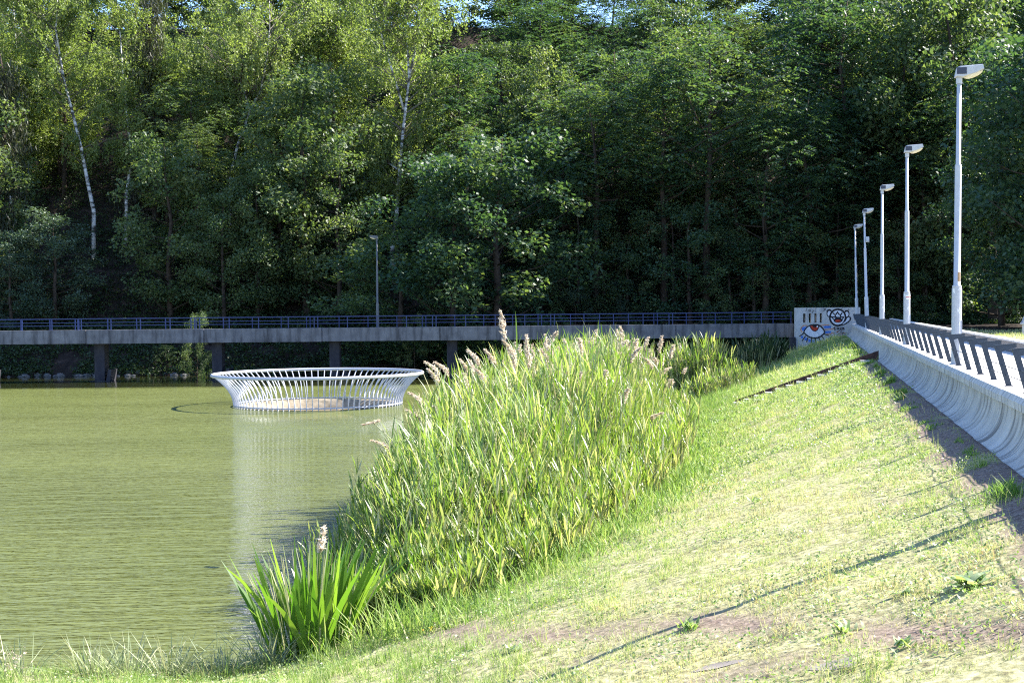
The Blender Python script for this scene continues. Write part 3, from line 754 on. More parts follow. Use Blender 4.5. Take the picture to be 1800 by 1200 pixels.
# ------------------------------------------------------------------ reeds
yk = [22.5, 24, 26, 30, 37, 52, 62, 70, 90]
def bed_right(Y): return np.interp(Y, yk, [-6.0, -5.2, -4.4, -3.8, -3.5, -4.6, -5.4, -6.2, -7.2])
def bed_left(Y): return np.interp(Y, yk, [-7.6, -8.0, -8.9, -9.8, -10.6, -11.3, -11.2, -10.6, -9.0])
def reed_h(X, Y):
    h = np.interp(Y, [22, 24, 26, 30, 34, 38, 42, 60, 70, 80, 92], [1.0, 1.5, 2.1, 2.9, 3.6, 4.1, 4.3, 4.35, 3.6, 1.6, 1.0])
    er = sm(bed_right(Y) - X, .0, 2.2); el_ = sm(X - bed_left(Y), 0, 1.6)
    return h * (.34 + .66 * er) * (.5 + .5 * el_)
def reed_mesh(bx, by, bz, h, lean_az, lean, nl, wsc, seed, dry=0):
    """culms with alternating leaves: stems + leaves as arrays"""
    N_ = len(bx); base = np.stack([bx, by, bz], 1)
    el0 = math.pi / 2 - lean
    Vs, Fs, os_ = blades(base, lean_az, el0, h * .97, np.full(N_, .030) * wsc, .10 + .25 * RNG.random(N_), 4, .5)
    ts = np.clip(RNG.normal(.35, .22, N_), 0, 1)
    out = [(Vs, Fs, ts[os_])]; lv = []
    for j in range(nl):
        t_ = (.16 + .80 * (j + RNG.random(N_) * .8) / nl)
        pos = base + np.stack([np.cos(lean_az) * np.sin(lean) * h * t_, np.sin(lean_az) * np.sin(lean) * h * t_, np.cos(lean) * h * t_ * .97], 1)
        az = lean_az + RNG.normal(0, 1.5, N_); LL = RNG.uniform(.6, 1.05, N_) * np.clip(h / 2.2, .6, 1.1) * (1.05 - .3 * t_)
        Vl, Fl, ol = blades(pos, az, RNG.uniform(1.0, 1.5, N_), LL, RNG.uniform(.022, .042, N_) * wsc, RNG.uniform(.0, .65, N_), 3)
        lt = np.clip(RNG.normal(.40, .21, N_) + .5 * (RNG.random(N_) < .13) + np.where(t_ < .3, .2, 0) + dry * (t_ < .5) * .5, 0, 1)
        lv.append((Vl, Fl, lt[ol]))
    return out, lv
n_ = 54000; Y = 22.5 + RNG.random(n_) ** 1.25 * 68; X = RNG.uniform(-11.6, -3.2, n_)
keep = (X < bed_right(Y) + RNG.normal(0, .25, n_)) & (X > bed_left(Y) + RNG.normal(0, .3, n_)); X, Y = X[keep], Y[keep]
dens = np.interp(Y, [22, 35, 50, 90], [1, .85, .6, .45]); keep = RNG.random(len(X)) < dens * .62; X, Y = X[keep], Y[keep]
h = reed_h(X, Y) * RNG.uniform(.62, 1.10, len(X)) * (1 + .10 * nz(X, Y, 1.6, 91)); z = np.maximum(zg(X, Y), ZW - .1)
ed = 1 - sm(X - bed_left(Y), 0, 2.0)
la = np.where(RNG.random(len(X)) < .25 + .6 * ed, math.pi + RNG.normal(0, .6, len(X)), RNG.uniform(0, 6.28, len(X)))
ln = np.abs(RNG.normal(.05, .07, len(X))) + .22 * ed * RNG.random(len(X))
stm, lvs = reed_mesh(X, Y, z, h, la, ln, 9, np.maximum(1, (-X * SY + Y * CY) / 46), 1, (1 - sm(bed_right(Y) - X, -.2, 1.4)) * (RNG.random(len(X)) < .6))
print('reed culms', len(X))
v_, f_, t_ = cat(lvs); rb = tag(link('reed_bed', np_mesh('reed_bed', v_, f_, M_reed, t_)), kind='stuff')
v_, f_, t_ = cat(stm); o = link('reed_stems', np_mesh('reed_stems', v_, f_, M_reedgrey, t_), rb)

n_ = 30000; Y = RNG.uniform(20.5, 92, n_); e_ = RNG.normal(.2, .75, n_); X = bed_right(Y) + e_
z = zg(X, Y); keep = (z > ZW - .05) & (RNG.random(n_) < np.interp(Y, [20, 40, 90], [1, .8, .5])); X, Y, z, e_ = X[keep], Y[keep], z[keep], e_[keep]; n_ = len(X)
hg = (.16 + .55 * (1 - sm(e_, -.8, 1.5))) * RNG.uniform(.5, 1.3, n_)
Vg, Fg, ow = blades(np.stack([X, Y, z - .02], 1), RNG.uniform(0, 6.28, n_), RNG.uniform(.8, 1.5, n_), hg, np.maximum(.016, Y * .0007) * RNG.uniform(.7, 1.4, n_), RNG.uniform(0, 1.1, n_), 3)
tag(link('shore_grass', np_mesh('shore_grass', Vg, Fg, M_grass, np.clip(RNG.normal(.22, .18, n_), 0, .98)[ow])), kind='stuff')

def plume_arrays(L_, wd, droop, n_=130):
    """feathery panicle from the origin upwards, drooping to +x"""
    t_ = RNG.random(n_); c = np.stack([droop * L_ * t_ ** 2, np.zeros(n_), L_ * t_ * (1 - .35 * droop * t_)], 1)
    a_ = RNG.uniform(0, 6.28, n_); rr = wd * np.sin(math.pi * np.clip(t_ * .86 + .1, 0, 1)) * RNG.random(n_) ** .6
    c = c + np.stack([np.cos(a_) * rr + .35 * wd * t_, np.sin(a_) * rr, -rr * .5], 1)
    ax = np.stack([np.cos(a_) * .6 + .5, np.sin(a_) * .6, np.full(n_, .6) - droop * t_], 1)
    return cards(c, RNG.uniform(.10, .17, n_), .30, .1, ax)
def reed_proto(h, droop, plume=.52, wd=.085, seed=0):
    root = empty('plumed_reed')
    stm, lvs = reed_mesh(np.zeros(1), np.zeros(1), np.zeros(1), np.array([h]), np.zeros(1), np.array([.02]), 8, 1.1, seed)
    link('stem', np_mesh('stem', *stm[0][:2], M_reedgrey, stm[0][2]), root)
    v_, f_, t_ = cat(lvs); link('leaves', np_mesh('leaves', v_, f_, M_reed, t_), root)
    tip = stm[0][0][-2:].mean(0)
    v_, f_ = plume_arrays(plume, wd, droop); link('plume', np_mesh('plume', v_ + tip - np.array([0, 0, .12]), f_, M_plume, np.repeat(np.clip(RNG.normal(.5, .25, len(v_) // 4), 0, 1), 4)), root)
    return root
protos = [reed_proto(3.6, .25), reed_proto(3.9, .5), reed_proto(3.7, .8, .5), reed_proto(4.0, .15, .62, .095)]
GR = 'plumed reeds of the reed bed'
def put_reed(src, used, X_, Y_, hs, rz, tilt=(0, 0), label=None):
    o = src if not used else copy_tree(src)
    o.location = (X_, Y_, max(float(zg(X_, Y_)), ZW - .1)); o.rotation_euler = (tilt[0], tilt[1], rz); o.scale = (1, 1, hs)
    return tag(o, label or 'tan plumed reed, one of many rising from the dense green bed beside the lake', 'reed', GR)
used = [False] * 4
def aim_reed(px, py, d, k, rz, label=None, tilt=(0, 0)):
    p = at(px, py, d); src = protos[k]; zb = max(float(zg(p[0], p[1])), ZW - .1)
    hp = (3.6, 3.9, 3.7, 4.0)[k] + .42
    o = put_reed(src, used[k], p[0], p[1], (p[2] - zb) / hp, rz, tilt, label); used[k] = True; return o
aim_reed(912, 536, 40, 3, 2.9, 'tallest plumed reed, its feathery head rising above the bridge railing')
for (px, py, d, k) in [(925, 572, 42, 0), (945, 566, 46, 1), (962, 573, 47, 0), (985, 578, 45, 2), (1018, 565, 48, 0), (1045, 578, 50, 2), (1062, 584, 52, 1), (1095, 566, 50, 0), (1118, 567, 50, 3), (1126, 580, 52, 1), (1158, 612, 55, 2), (864, 590, 42, 2), (890, 596, 41, 1), (843, 615, 42, 1), (800, 612, 42, 2), (815, 612, 43, 2), (790, 632, 41, 1), (775, 668, 38, 2), (763, 700, 37, 2), (838, 640, 40, 0), (797, 700, 36, 1), (1195, 640, 60, 1), (1012, 590, 44, 3), (858, 910, 27, 3), (722, 752, 34, 2), (905, 600, 40, 0), (940, 600, 40, 3), (1080, 600, 48, 0), (1140, 600, 50, 1), (875, 630, 38, 1)]:
    aim_reed(px, py, d, k, RNG.uniform(0, 6.28) if px > 850 else math.pi + RNG.normal(0, .5))
k = 0
for _ in range(38):
    px_ = RNG.uniform(855, 1165); j = int(RNG.integers(0, 4)); aim_reed(px_, 580 + 14 * abs((px_ - 1010) / 155) ** 2 + RNG.uniform(-6, 26), RNG.uniform(40, 56), j, RNG.uniform(0, 6.28))
while k < 90:
    Y_ = RNG.uniform(34, 66); X_ = RNG.uniform(-9.5, -4.2)
    if not bed_left(Y_) + .8 < X_ < bed_right(Y_) - .8: continue
    j = k % 4; hh = float(reed_h(X_, Y_)) / (3.6, 3.9, 3.7, 4.0)[j]
    put_reed(protos[j], used[j], X_, Y_, hh * RNG.uniform(.82, 1.0), RNG.uniform(0, 6.28), (RNG.normal(0, .06), RNG.normal(0, .06))); used[j] = True; k += 1
# the bent culm that hangs out over the open water
p1, p0 = at(655, 742, 33.5), at(770, 850, 33.5)
bent = empty('bent_reed', p0, 'bent reed stem hanging out over the open water with a ragged brown head', 'reed')
m = MB(); q0 = np.zeros(3); q1 = p1 - p0
gdn = np.array([.5, .1, max(float(zg(*(p0[:2] + [.5, 0]))), ZW) - p0[2]])
m.tube([gdn, q0, q1 * .5 + np.array([0, 0, .03]), q1], [.014, .013, .011, .008], 5); m.build('stem', M_reedgrey, bent)
v_, f_ = plume_arrays(.40, .13, .9, 90); v_ = v_[:, [0, 1, 2]] * np.array([-1, 1, -.45]); link('plume', np_mesh('plume', v_ + q1 + np.array([.12, 0, .05]), f_, M_plume, np.repeat(np.clip(RNG.normal(.2, .2, len(v_) // 4), 0, 1), 4)), bent)
dry_ = [((745, 690), (795, 775)), ((675, 725), (745, 755)), ((658, 778), (700, 800)), ((728, 735), (775, 830)), ((757, 640), (770, 690))]
for a_, b_ in dry_:
    p1, p0 = at(*a_, 35), at(*b_, 35); q1 = p1 - p0
    m = MB(); m.tube([q1 * -1.0, q1 * 0, q1], [.013, .011, .005], 5); o = m.build('dry_reed_stalk', M_reedgrey); o.location = p0
    tag(o, 'bare dry reed stalk poking out sideways from the reed bed over the water', 'reed', 'bare reed stalks at the bed edge')

# separate reed clump further along the shore, and low lit shore grass round it
def clump(name, px, pyb, d, n_, rad, h, mat, label, cat_, width=.05, spread=.35, nl=7):
    p = at(px, pyb, d); gz = max(float(zg(p[0], p[1])), ZW - .05)
    root = empty(name, (p[0], p[1], gz), label, cat_)
    a_ = RNG.uniform(0, 6.28, n_); r_ = rad * np.sqrt(RNG.random(n_)); bx, by = r_ * np.cos(a_), r_ * np.sin(a_)
    bz = np.maximum(zg(p[0] + bx, p[1] + by), ZW - .1) - gz
    stm, lvs = reed_mesh(bx, by, bz, h * RNG.uniform(.7, 1.05, n_) * (1 - .35 * (r_ / rad) ** 2), a_, spread * (r_ / rad) * RNG.random(n_) + .04, nl, max(1, d / 48), 3)
    v_, f_, t_ = cat(stm); link('stem', np_mesh('stem', v_, f_, M_reedgrey, t_), root)
    v_, f_, t_ = cat(lvs); link('leaves', np_mesh('leaves', v_, f_, mat, t_), root)
    return root
clump('reed_clump', 1218, 688, 88, 260, 1.7, 4.3, M_reed, 'separate tall bushy clump of reeds standing clear behind the main reed bed', 'reeds', .05, .35)
clump('reed_clump', 1262, 700, 84, 150, 2.0, 1.8, M_reed, 'low pale clump of lit reeds at the slope foot beside the tall clump', 'reeds')
clump('reed_clump', 1318, 668, 100, 220, 2.4, 2.6, M_under, 'dark shaded clump of bank plants under the bridge end before the graffiti wall', 'plants')

# iris clump and tussocks on the near bank
def fan(name, px, pyb, d, n_, rad, hmin, hmax, wd, mat, label, cat_, spread=.55, bend=.5, group=None, extra=None, part='leaves'):
    p = at(px, pyb, d); gz = max(float(zg(p[0], p[1])), ZW - .05)
    root = empty(name, (p[0], p[1], gz - .02), label, cat_, group)
    a_ = RNG.uniform(0, 6.28, n_); r_ = rad * np.sqrt(RNG.random(n_)); bx, by = r_ * np.cos(a_), r_ * np.sin(a_)
    bz = np.maximum(zg(p[0] + bx, p[1] + by), ZW - .1) - gz
    v_, f_, ow = blades(np.stack([bx, by, bz], 1), a_ + RNG.normal(0, .5, n_), math.pi / 2 - spread * (r_ / rad) * RNG.uniform(.5, 1.2, n_) - .05, RNG.uniform(hmin, hmax, n_), wd * RNG.uniform(.7, 1.3, n_), bend * RNG.random(n_) ** 2 * 2, 5)
    link(part, np_mesh(part, v_, f_, mat, np.clip(RNG.normal(.45, .25, n_), 0, 1)[ow]), root)
    return root
ir = fan('iris_clump', 548, 1150, 23.2, 120, .62, 1.2, 2.0, .085, M_iris, 'big clump of broad sword leaved iris at the near water edge', 'plant', .42, .35)
n_ = 60; a_ = RNG.uniform(0, 6.28, n_); r_ = .75 * np.sqrt(RNG.random(n_))
v_, f_, ow = blades(np.stack([r_ * np.cos(a_), r_ * np.sin(a_), np.zeros(n_)], 1), a_, math.pi / 2 - .45 * r_ * RNG.random(n_) - .03, RNG.uniform(1.1, 1.95, n_), np.full(n_, .022), RNG.uniform(0, .5, n_), 4, .4)
link('dry_stalks', np_mesh('dry_stalks', v_, f_, M_tuss, np.clip(RNG.normal(.8, .2, n_), 0, 1)[ow]), ir)
v_, f_ = plume_arrays(.42, .08, .1, 90); pt = at(563, 968, 23.2) - np.array(ir.location); link('plume', np_mesh('plume', v_ + pt, f_, M_plume, np.repeat(np.clip(RNG.normal(.7, .2, len(v_) // 4), 0, 1), 4)), ir)
m = MB(); m.tube([(pt[0] * .3, pt[1] * .3, 0), (pt[0], pt[1], pt[2] + .1)], [.012, .007], 5); m.build('flower_stem', M_reedgrey, ir)
fan('iris_clump', 690, 1075, 25.0, 70, .55, .8, 1.35, .065, M_iris, 'smaller iris clump between the big iris and the reed bed', 'plant', .5, .5)
for (px, py, d, sc, lb) in [(470, 1172, 22.6, .75, 'spiky grey green grass tussock at the foot of the big iris'), (395, 1190, 22.2, .6, 'short spiky grass tussock with a thin upright seed stalk at the water edge'), (300, 1205, 22.0, .7, 'pale spiky tussock overhanging the water between two smaller tufts'), (225, 1212, 21.8, .62, 'wind-swept tussock of long pale blades leaning over the brown water'), (160, 1215, 21.8, .6, 'outermost wiry grass tuft of the near bank, leaning away from the iris'), (350, 1208, 22.0, .5, 'small tuft of yellowing grass squeezed between bigger bank tussocks')]:
    fan('grass_tussock', px, py, d, 110, .36, .5 * sc, 1.3 * sc, .016, M_tuss, lb, 'grass tussock', 1.1, .8, 'tussocks on the near bank')
sg = fan('seeding_grass', 25, 1222, 21.4, 60, .4, .5, 1.0, .016, M_tuss, 'wiry plant with brown seed heads in the bottom corner by the water', 'grass tussock', .9, .6)
c = np.concatenate([at(20, 1165, 21.4)[None, :] + RNG.normal(0, .10, (60, 3)), at(28, 1150, 21.4)[None, :] + RNG.normal(0, .05, (30, 3))]) - np.array(sg.location)
v_, f_ = cards(c, np.full(len(c), .06), .4); link('seed_head', np_mesh('seed_head', v_, f_, M_plume, np.repeat(np.clip(RNG.normal(.3, .2, len(c)), 0, 1), 4)), sg)
# broad leaved plants on the lawn
def rosette(name, px, py, n_, L_, wd, label, el=(.15, .8)):
    d_ = 17.0
    for _ in range(12):
        p = at(px, py, d_); e = p[2] - float(zg(p[0], p[1])); d_ += e / .29 * .8
    root = empty(name, (p[0], p[1], float(zg(p[0], p[1]))), label, 'plant')
    a_ = RNG.uniform(0, 6.28, n_); v_, f_, ow = blades(RNG.normal(0, .06, (n_, 3)) * [1, 1, .1], a_, RNG.uniform(*el, n_), RNG.uniform(.6, 1.2, n_) * L_, np.full(n_, wd), RNG.uniform(.3, 1.1, n_), 5, .1, np.zeros(n_))
    link('leaves', np_mesh('leaves', v_, f_, M_weed, np.clip(RNG.normal(.5, .3, n_), 0, 1)[ow]), root); return root
rosette('dock_plant', 1712, 1028, 30, .30, .09, 'broad leaved dock plant with shiny pale leaves low on the lawn')
rosette('dock_plant', 1600, 1042, 26, .13, .04, 'small bright green weed beside the big dock plant')
rosette('weed_plant', 1486, 1110, 30, .14, .03, 'dark green weed tuft alone in dry grass below the dock plants', (.5, 1.3))
rosette('weed_plant', 1590, 1135, 22, .12, .03, 'thin weed sprig in dry grass nearest the bare earth track', (.5, 1.3))
rosette('weed_plant', 1330, 880, 24, .15, .03, 'dark weed tuft halfway up the open lawn by yellow flowers', (.6, 1.3))
rosette('weed_plant', 1215, 1105, 40, .15, .03, 'lush weed patch on the lawn at the end of the lamp shadow', (.5, 1.3))
rosette('weed_plant', 905, 1145, 26, .14, .03, 'ragged weed at the edge of the bare reddish earth', (.5, 1.3))

# flat stones set in the worn track
for (px, py, sx, sy, lb) in [(1245, 1172, .42, .12, 'long flat grey slab sunk in the bare earth track'), (1480, 1166, .3, .15, 'short flat slab beside the long slab')]:
    d_ = 16.0
    for _ in range(14):
        p = at(px, py, d_); d_ += (p[2] - float(zg(p[0], p[1]))) / .29 * .8
    m = MB(); nn = 14; ring = [(sx * math.cos(6.2832 * i / nn) * random.uniform(.8, 1.05), sy * math.sin(6.2832 * i / nn) * random.uniform(.75, 1.05)) for i in range(nn)]
    kx = (float(zg(p[0] + .5, p[1])) - float(zg(p[0] - .5, p[1]))); ky = (float(zg(p[0], p[1] + .5)) - float(zg(p[0], p[1] - .5)))
    m.prism([(x, y_, kx * x + ky * y_ - .14) for x, y_ in ring], (0, 0, .145)); o = m.build('flat_stone', M_stone, bevel=.01); o.location = (p[0], p[1], p[2])
    tag(o, lb, 'stone', 'flat stones in the track')

# ------------------------------------------------------------------ trees
HP = 16.0
def trunk_mb(m, path, rads, limbs, n_=7):
    m.tube(path, rads, n_)
    for pts, rr in limbs: m.tube(pts, rr, 5)
def make_tree(kind, seed):
    """returns (trunk mesh, crown mesh, crown arrays) of a tree about 16 m high standing at the origin"""
    global RNG
    RNG = np.random.default_rng(seed); rr = random.Random(seed)
    bare_ = {'locust': .34, 'maple': .10, 'tall': .52, 'shrub': .03, 'spruce': .12}[kind]
    wob = [np.array([rr.uniform(-.5, .5), rr.uniform(-.5, .5)]) for _ in range(6)]
    path = [np.array([wob[i][0] * i * .22, wob[i][1] * i * .22, -1.0 + 16 * i / 5]) for i in range(6)]
    rads = [.30, .25, .20, .15, .09, .03]
    def tp(t_):
        s_ = t_ * 5; i = min(4, int(s_)); return path[i] * (1 - (s_ - i)) + path[i + 1] * (s_ - i)
    limbs = []; clumps = []
    nl = {'locust': 30, 'maple': 40, 'tall': 24, 'shrub': 30, 'spruce': 46}[kind]
    CR = {'locust': 4.6, 'maple': 4.6, 'tall': 3.9, 'shrub': 5.5, 'spruce': 2.6}[kind]
    for j in range(nl):
        t_ = bare_ + (1 - bare_) * (j + rr.random()) / nl * .97
        q = (t_ - bare_) / (1 - bare_)
        prof_ = {'locust': .55 + .75 * math.sin(math.pi * min(1, q * .9 + .12)) - .25, 'maple': .35 + .65 * math.sin(math.pi * (q * .82 + .16)), 'tall': .3 + .7 * math.sin(math.pi * (q * .85 + .13)), 'shrub': .4 + .6 * math.sin(math.pi * (q * .8 + .2)), 'spruce': 1.05 - q}[kind]
        L_ = CR * prof_ * rr.uniform(.65, 1.15); az = j * 2.4 + rr.uniform(-.6, .6); ri = {'spruce': -.25}.get(kind, rr.uniform(.15, .65))
        s0 = tp(t_ * .96); e0 = s0 + np.array([math.cos(az) * L_, math.sin(az) * L_, L_ * ri]); mid = s0 * .5 + e0 * .5 + np.array([0, 0, -.05 * L_ if kind != 'spruce' else .1 * L_])
        limbs.append(([s0, mid, e0], [.07 * (1.15 - q), .05 * (1.1 - q), .012]))
        for u_ in ([.95, .62] if kind != 'spruce' else [.95, .7, .45]): clumps.append((s0 * (1 - u_) + e0 * u_ + np.array([rr.uniform(-.4, .4), rr.uniform(-.4, .4), rr.uniform(-.2, .5)]), rr.uniform(.75, 1.35) * (1.0 if u_ > .8 else .85)))
    clumps.append((path[5] + np.array([0, 0, -.6]), 1.0))
    m = MB(); trunk_mb(m, path, rads, limbs)
    parts = []
    if kind in ('locust', 'tall'):               # pinnate sprays in tilted layers
        for c, r_ in clumps:
            nf = int(22 * r_ ** 2); a_ = RNG.uniform(0, 6.28, nf); q_ = np.sqrt(RNG.random(nf)) * r_ * 1.15
            p_ = c + np.stack([np.cos(a_) * q_, np.sin(a_) * q_, RNG.normal(0, .36, nf) * r_ - .25 * q_], 1)
            fd = a_ + RNG.normal(0, .7, nf); tl = np.repeat(np.clip(RNG.normal(.45, .12), 0, 1) + RNG.normal(0, .14, nf), 9)
            k_ = np.tile(np.arange(9), nf); s_ = np.repeat(np.arange(nf), 9); u_ = (k_ // 2 + .6) / 5 * .85; sd = np.where(k_ % 2 == 0, 1, -1) * np.where(k_ == 8, 0, 1)
            dx, dy = np.cos(fd[s_]), np.sin(fd[s_]); 
            cc = p_[s_] + np.stack([dx * u_ - dy * sd * .15, dy * u_ + dx * sd * .15, -.38 * u_ ** 2], 1)
            ax = np.stack([dx * .45 - dy * sd, dy * .45 + dx * sd, np.full(len(u_), -.25)], 1)
            v_, f_ = cards(cc, RNG.uniform(.24, .34, len(u_)), .42, 1.6, ax); parts.append((v_, f_, np.repeat(np.clip(tl, 0, 1), 4)))
    elif kind == 'spruce':
        for c, r_ in clumps:
            n1 = 60; a_ = RNG.uniform(0, 6.28, n1); q_ = np.sqrt(RNG.random(n1)) * .8
            p_ = c + np.stack([np.cos(a_) * q_, np.sin(a_) * q_, -RNG.random(n1) * 1.3], 1)
            v_, f_ = cards(p_, RNG.uniform(.3, .6, n1), .12, .0, np.stack([RNG.normal(0, .25, n1), RNG.normal(0, .25, n1), -np.ones(n1)], 1)); parts.append((v_, f_, np.repeat(np.clip(RNG.normal(.45, .25, n1), 0, 1), 4)))
    else:
        for c, r_ in clumps:
            n1 = int((150 if kind == 'maple' else 130) * r_ ** 2); dv = RNG.normal(0, 1, (n1, 3)); dv /= np.linalg.norm(dv, axis=1)[:, None]
            p_ = c + dv * (RNG.random(n1) ** .45)[:, None] * r_ * np.array([1.15, 1.15, .8])
            tl = np.clip(RNG.normal(.42, .12) + RNG.normal(0, .17, n1), 0, 1)
            v_, f_ = cards(p_, RNG.uniform(.20, .36, n1), .62, .5); parts.append((v_, f_, np.repeat(tl, 4)))
    v_, f_, t_ = cat(parts)
    tm = bpy.data.meshes.new('trunk'); tm.from_pydata(m.v, [], m.f); tm.materials.append(M_bark); tm.polygons.foreach_set('use_smooth', [True] * len(tm.polygons)); tm.update()
    mat = {'locust': M_locust, 'tall': M_locust, 'maple': M_maple, 'shrub': M_maple, 'spruce': M_spruce}[kind]
    cm = np_mesh('crown', v_, f_, mat, t_)
    return tm, cm, (v_, f_, t_)
PROTO = {k: [make_tree(k, 100 + 17 * i + len(k)) for i in range(n_)] for k, n_ in (('locust', 3), ('maple', 3), ('tall', 3), ('shrub', 2), ('spruce', 1))}
CM = {}
def crown_mesh(kind, i, mat):
    if mat is None: return PROTO[kind][i][1]
    key = (kind, i, mat.name)
    if key not in CM: c_ = PROTO[kind][i][1].copy(); c_.materials[0] = mat; CM[key] = c_
    return CM[key]
RNG = np.random.default_rng(77)
tr_n = 0
def tree(px, d, top, kind, label, wsc=1.0, mat=None, group=None, name=None, catg='tree', yaw=None, sink=0):
    global tr_n
    tr_n += 1; i = tr_n % len(PROTO[kind]); p = at(px, 540, d); gz = float(zg(p[0], p[1])) - .2 - sink
    H = at(px, top, d)[2] - gz; s_ = max(.08, H / 15.6)
    root = empty(name or {'locust': 'locust_tree', 'tall': 'locust_tree', 'maple': 'broadleaf_tree', 'shrub': 'shrub', 'spruce': 'conifer_tree'}[kind], (p[0], p[1], gz), label, catg, group)
    root.rotation_euler = (0, 0, RNG.uniform(0, 6.28) if yaw is None else yaw); sh = (s_ * .55 + .45 * max(.5, min(s_, 1.1))) * wsc if kind != 'shrub' else s_ * wsc
    root.scale = (sh, sh, s_)
    link('trunk', PROTO[kind][i][0], root); link('crown', crown_mesh(kind, i, mat), root)
    return root
GW = 'leafy trees of the wooded slope'
LW = 'dark leafy tree, one of many crowding the steep wooded slope behind the bridge'
# trees one can tell apart
T = [
 (95, 136, 372, 'maple', 'broad bluish bush-like tree overhanging the bridge below the leaning white birch', 1.25, M_pale),
 (20, 134, 400, 'maple', 'low dark tree hanging over the outermost stretch of bridge rail', 1.0, M_pale),
 (300, 137, 240, 'maple', 'bright green broadleaf tree below the wavy trunked birch', 1.0, M_maple),
 (395, 134.5, 330, 'maple', 'low leafy tree above the second bridge pier from the open water', .9, M_maple),
 (540, 138, 120, 'maple', 'tall dense small-leaved tree filling the gap beside the tallest white birch', 1.05, M_maple),
 (455, 136, 290, 'maple', 'rounded dark tree standing between the two densest green trees over the bridge', .9, M_maple),
 (700, 126.8, 392, 'maple', 'dark tree whose crown reaches over the thin bridge lamp', 1.5, M_locust),
 (640, 134, 440, 'maple', 'small dark tree right behind the thin bridge lamp, under taller crowns', .85, M_locust),
 (278, 152, -60, 'spruce', 'bare grey conifer with long hanging twigs and straight brown trunk between birches', 1.1, None),
 (5, 142, 60, 'spruce', 'half hidden conifer with dead hanging twigs at the edge of the wood', 1.2, None),
 (795, 125.5, 262, 'maple', 'shaded dense tree with dark foliage just past the tallest birch', 1.15, M_locust),
 (872, 125.8, 225, 'maple', 'broad dark tree directly above the tallest reed plume', 1.3, M_locust),
 (985, 137, 190, 'locust', 'dark locust with thin leaning stem above the reed crest', 1.0, None),
 (1048, 134, 130, 'tall', 'tall locust with bare dark trunk rising behind the reed plumes', 1.0, None),
 (1168, 134, 90, 'tall', 'tall locust with straight grey trunk above the separate reed clump', 1.0, None),
 (1242, 133.5, 20, 'tall', 'tallest straight trunked locust, its bare stem forked low, left of the graffiti wall', 1.0, None),
 (1345, 131, 180, 'locust', 'dense locust drooping over the bridge end beside the graffiti wall', .95, None),
 (1425, 133, 150, 'locust', 'dark locust with layered sprays directly behind the graffiti wall', 1.0, None),
 (1530, 138, 120, 'locust', 'dark locust seen between the two farthest lamps and the stickered lamp', 1.05, None),
 (1625, 134, 160, 'tall', 'dark locust framed between the two nearest street lamps', 1.05, None),
 (1745, 128, 60, 'tall', 'big locust with thick pale trunk behind the dry lawn and parapet', 1.15, None),
 (1700, 141, 60, 'locust', 'leafy locust above the head of the tallest street lamp', 1.05, None),
 (1835, 128, 130, 'locust', 'dark locust behind the grey marker post', 1.1, None),
 (1456, 150, -40, 'locust', 'locust with short forked black trunk against a sunlit gap high on the slope', .95, None),
 (860, 163, 75, 'shrub', 'sunny yellow green shrub on the bare earth gap near the skyline', .8, M_birchleaf),
 (800, 158, 130, 'shrub', 'yellow green bush just below the bare earth gap', .7, M_birchleaf),
]
for (px, d, top, kind, lb, ws, mat) in T: tree(px, d, top, kind, lb, ws, mat)
# the crowd behind: nothing tells these apart
for (d, tops, pxs, kinds) in [
    (139, (200, 300), [-30, 365, 480, 590, 840, 940, 1010, 1100, 1200, 1290], ['shrub', 'maple', 'locust', 'locust']),
    (146, (60, 190), [-60, 345, 520, 610, 800, 890, 960, 1020, 1110, 1210, 1290], ['maple', 'locust', 'tall', 'locust']),
    (138, (-60, 60), [1480, 1570, 1660, 1760, 1850], ['maple', 'locust', 'locust', 'maple']),
    (147, (-160, -40), [1470, 1540, 1620, 1720, 1820, 1920, 2000], ['maple', 'locust', 'locust', 'maple']),
    (153, (40, 170), [30, 110, 300, 400, 480, 560, 650, 740], ['maple'] * 4),
    (158, (-30, 80), [-70, 30, 120, 330, 420, 560, 900, 960, 1040, 1120, 1190, 1270, 1350, 1560, 1650, 1740, 1840], ['maple', 'locust', 'tall', 'locust']),
    (172, (-110, -20), [-60, 60, 230, 420, 590, 680, 930, 1010, 1100, 1190, 1290, 1390, 1480, 1580, 1680, 1780, 1880], ['tall', 'locust', 'locust'])]:
    for j, px in enumerate(pxs):
        kd = kinds[(j * 5 + int(d)) % len(kinds)] if px > 760 else ['maple', 'locust', 'maple', 'shrub'][j % 4]
        tree(px + RNG.uniform(-20, 20), d + RNG.uniform(-3, 3), RNG.uniform(*tops), kd, LW, RNG.uniform(.85, 1.05), (M_birchleaf if d > 150 else M_maple) if px < 760 else (M_maple if 1150 < px < 1400 else None), GW)  # crowns right of centre: sunlit patch put into the colour as yellower leaves
for j, px in enumerate(range(860, 1900, 52)):
    tree(px + RNG.uniform(-18, 18), 131.5 + RNG.uniform(-1, 3), RNG.uniform(345, 490), 'shrub', 'dark understory shrub, one of many in the shade beneath the locusts', RNG.uniform(.9, 1.3), [M_locust, M_locust, M_maple][j % 3], 'understory shrubs beneath the locusts', catg='shrub')
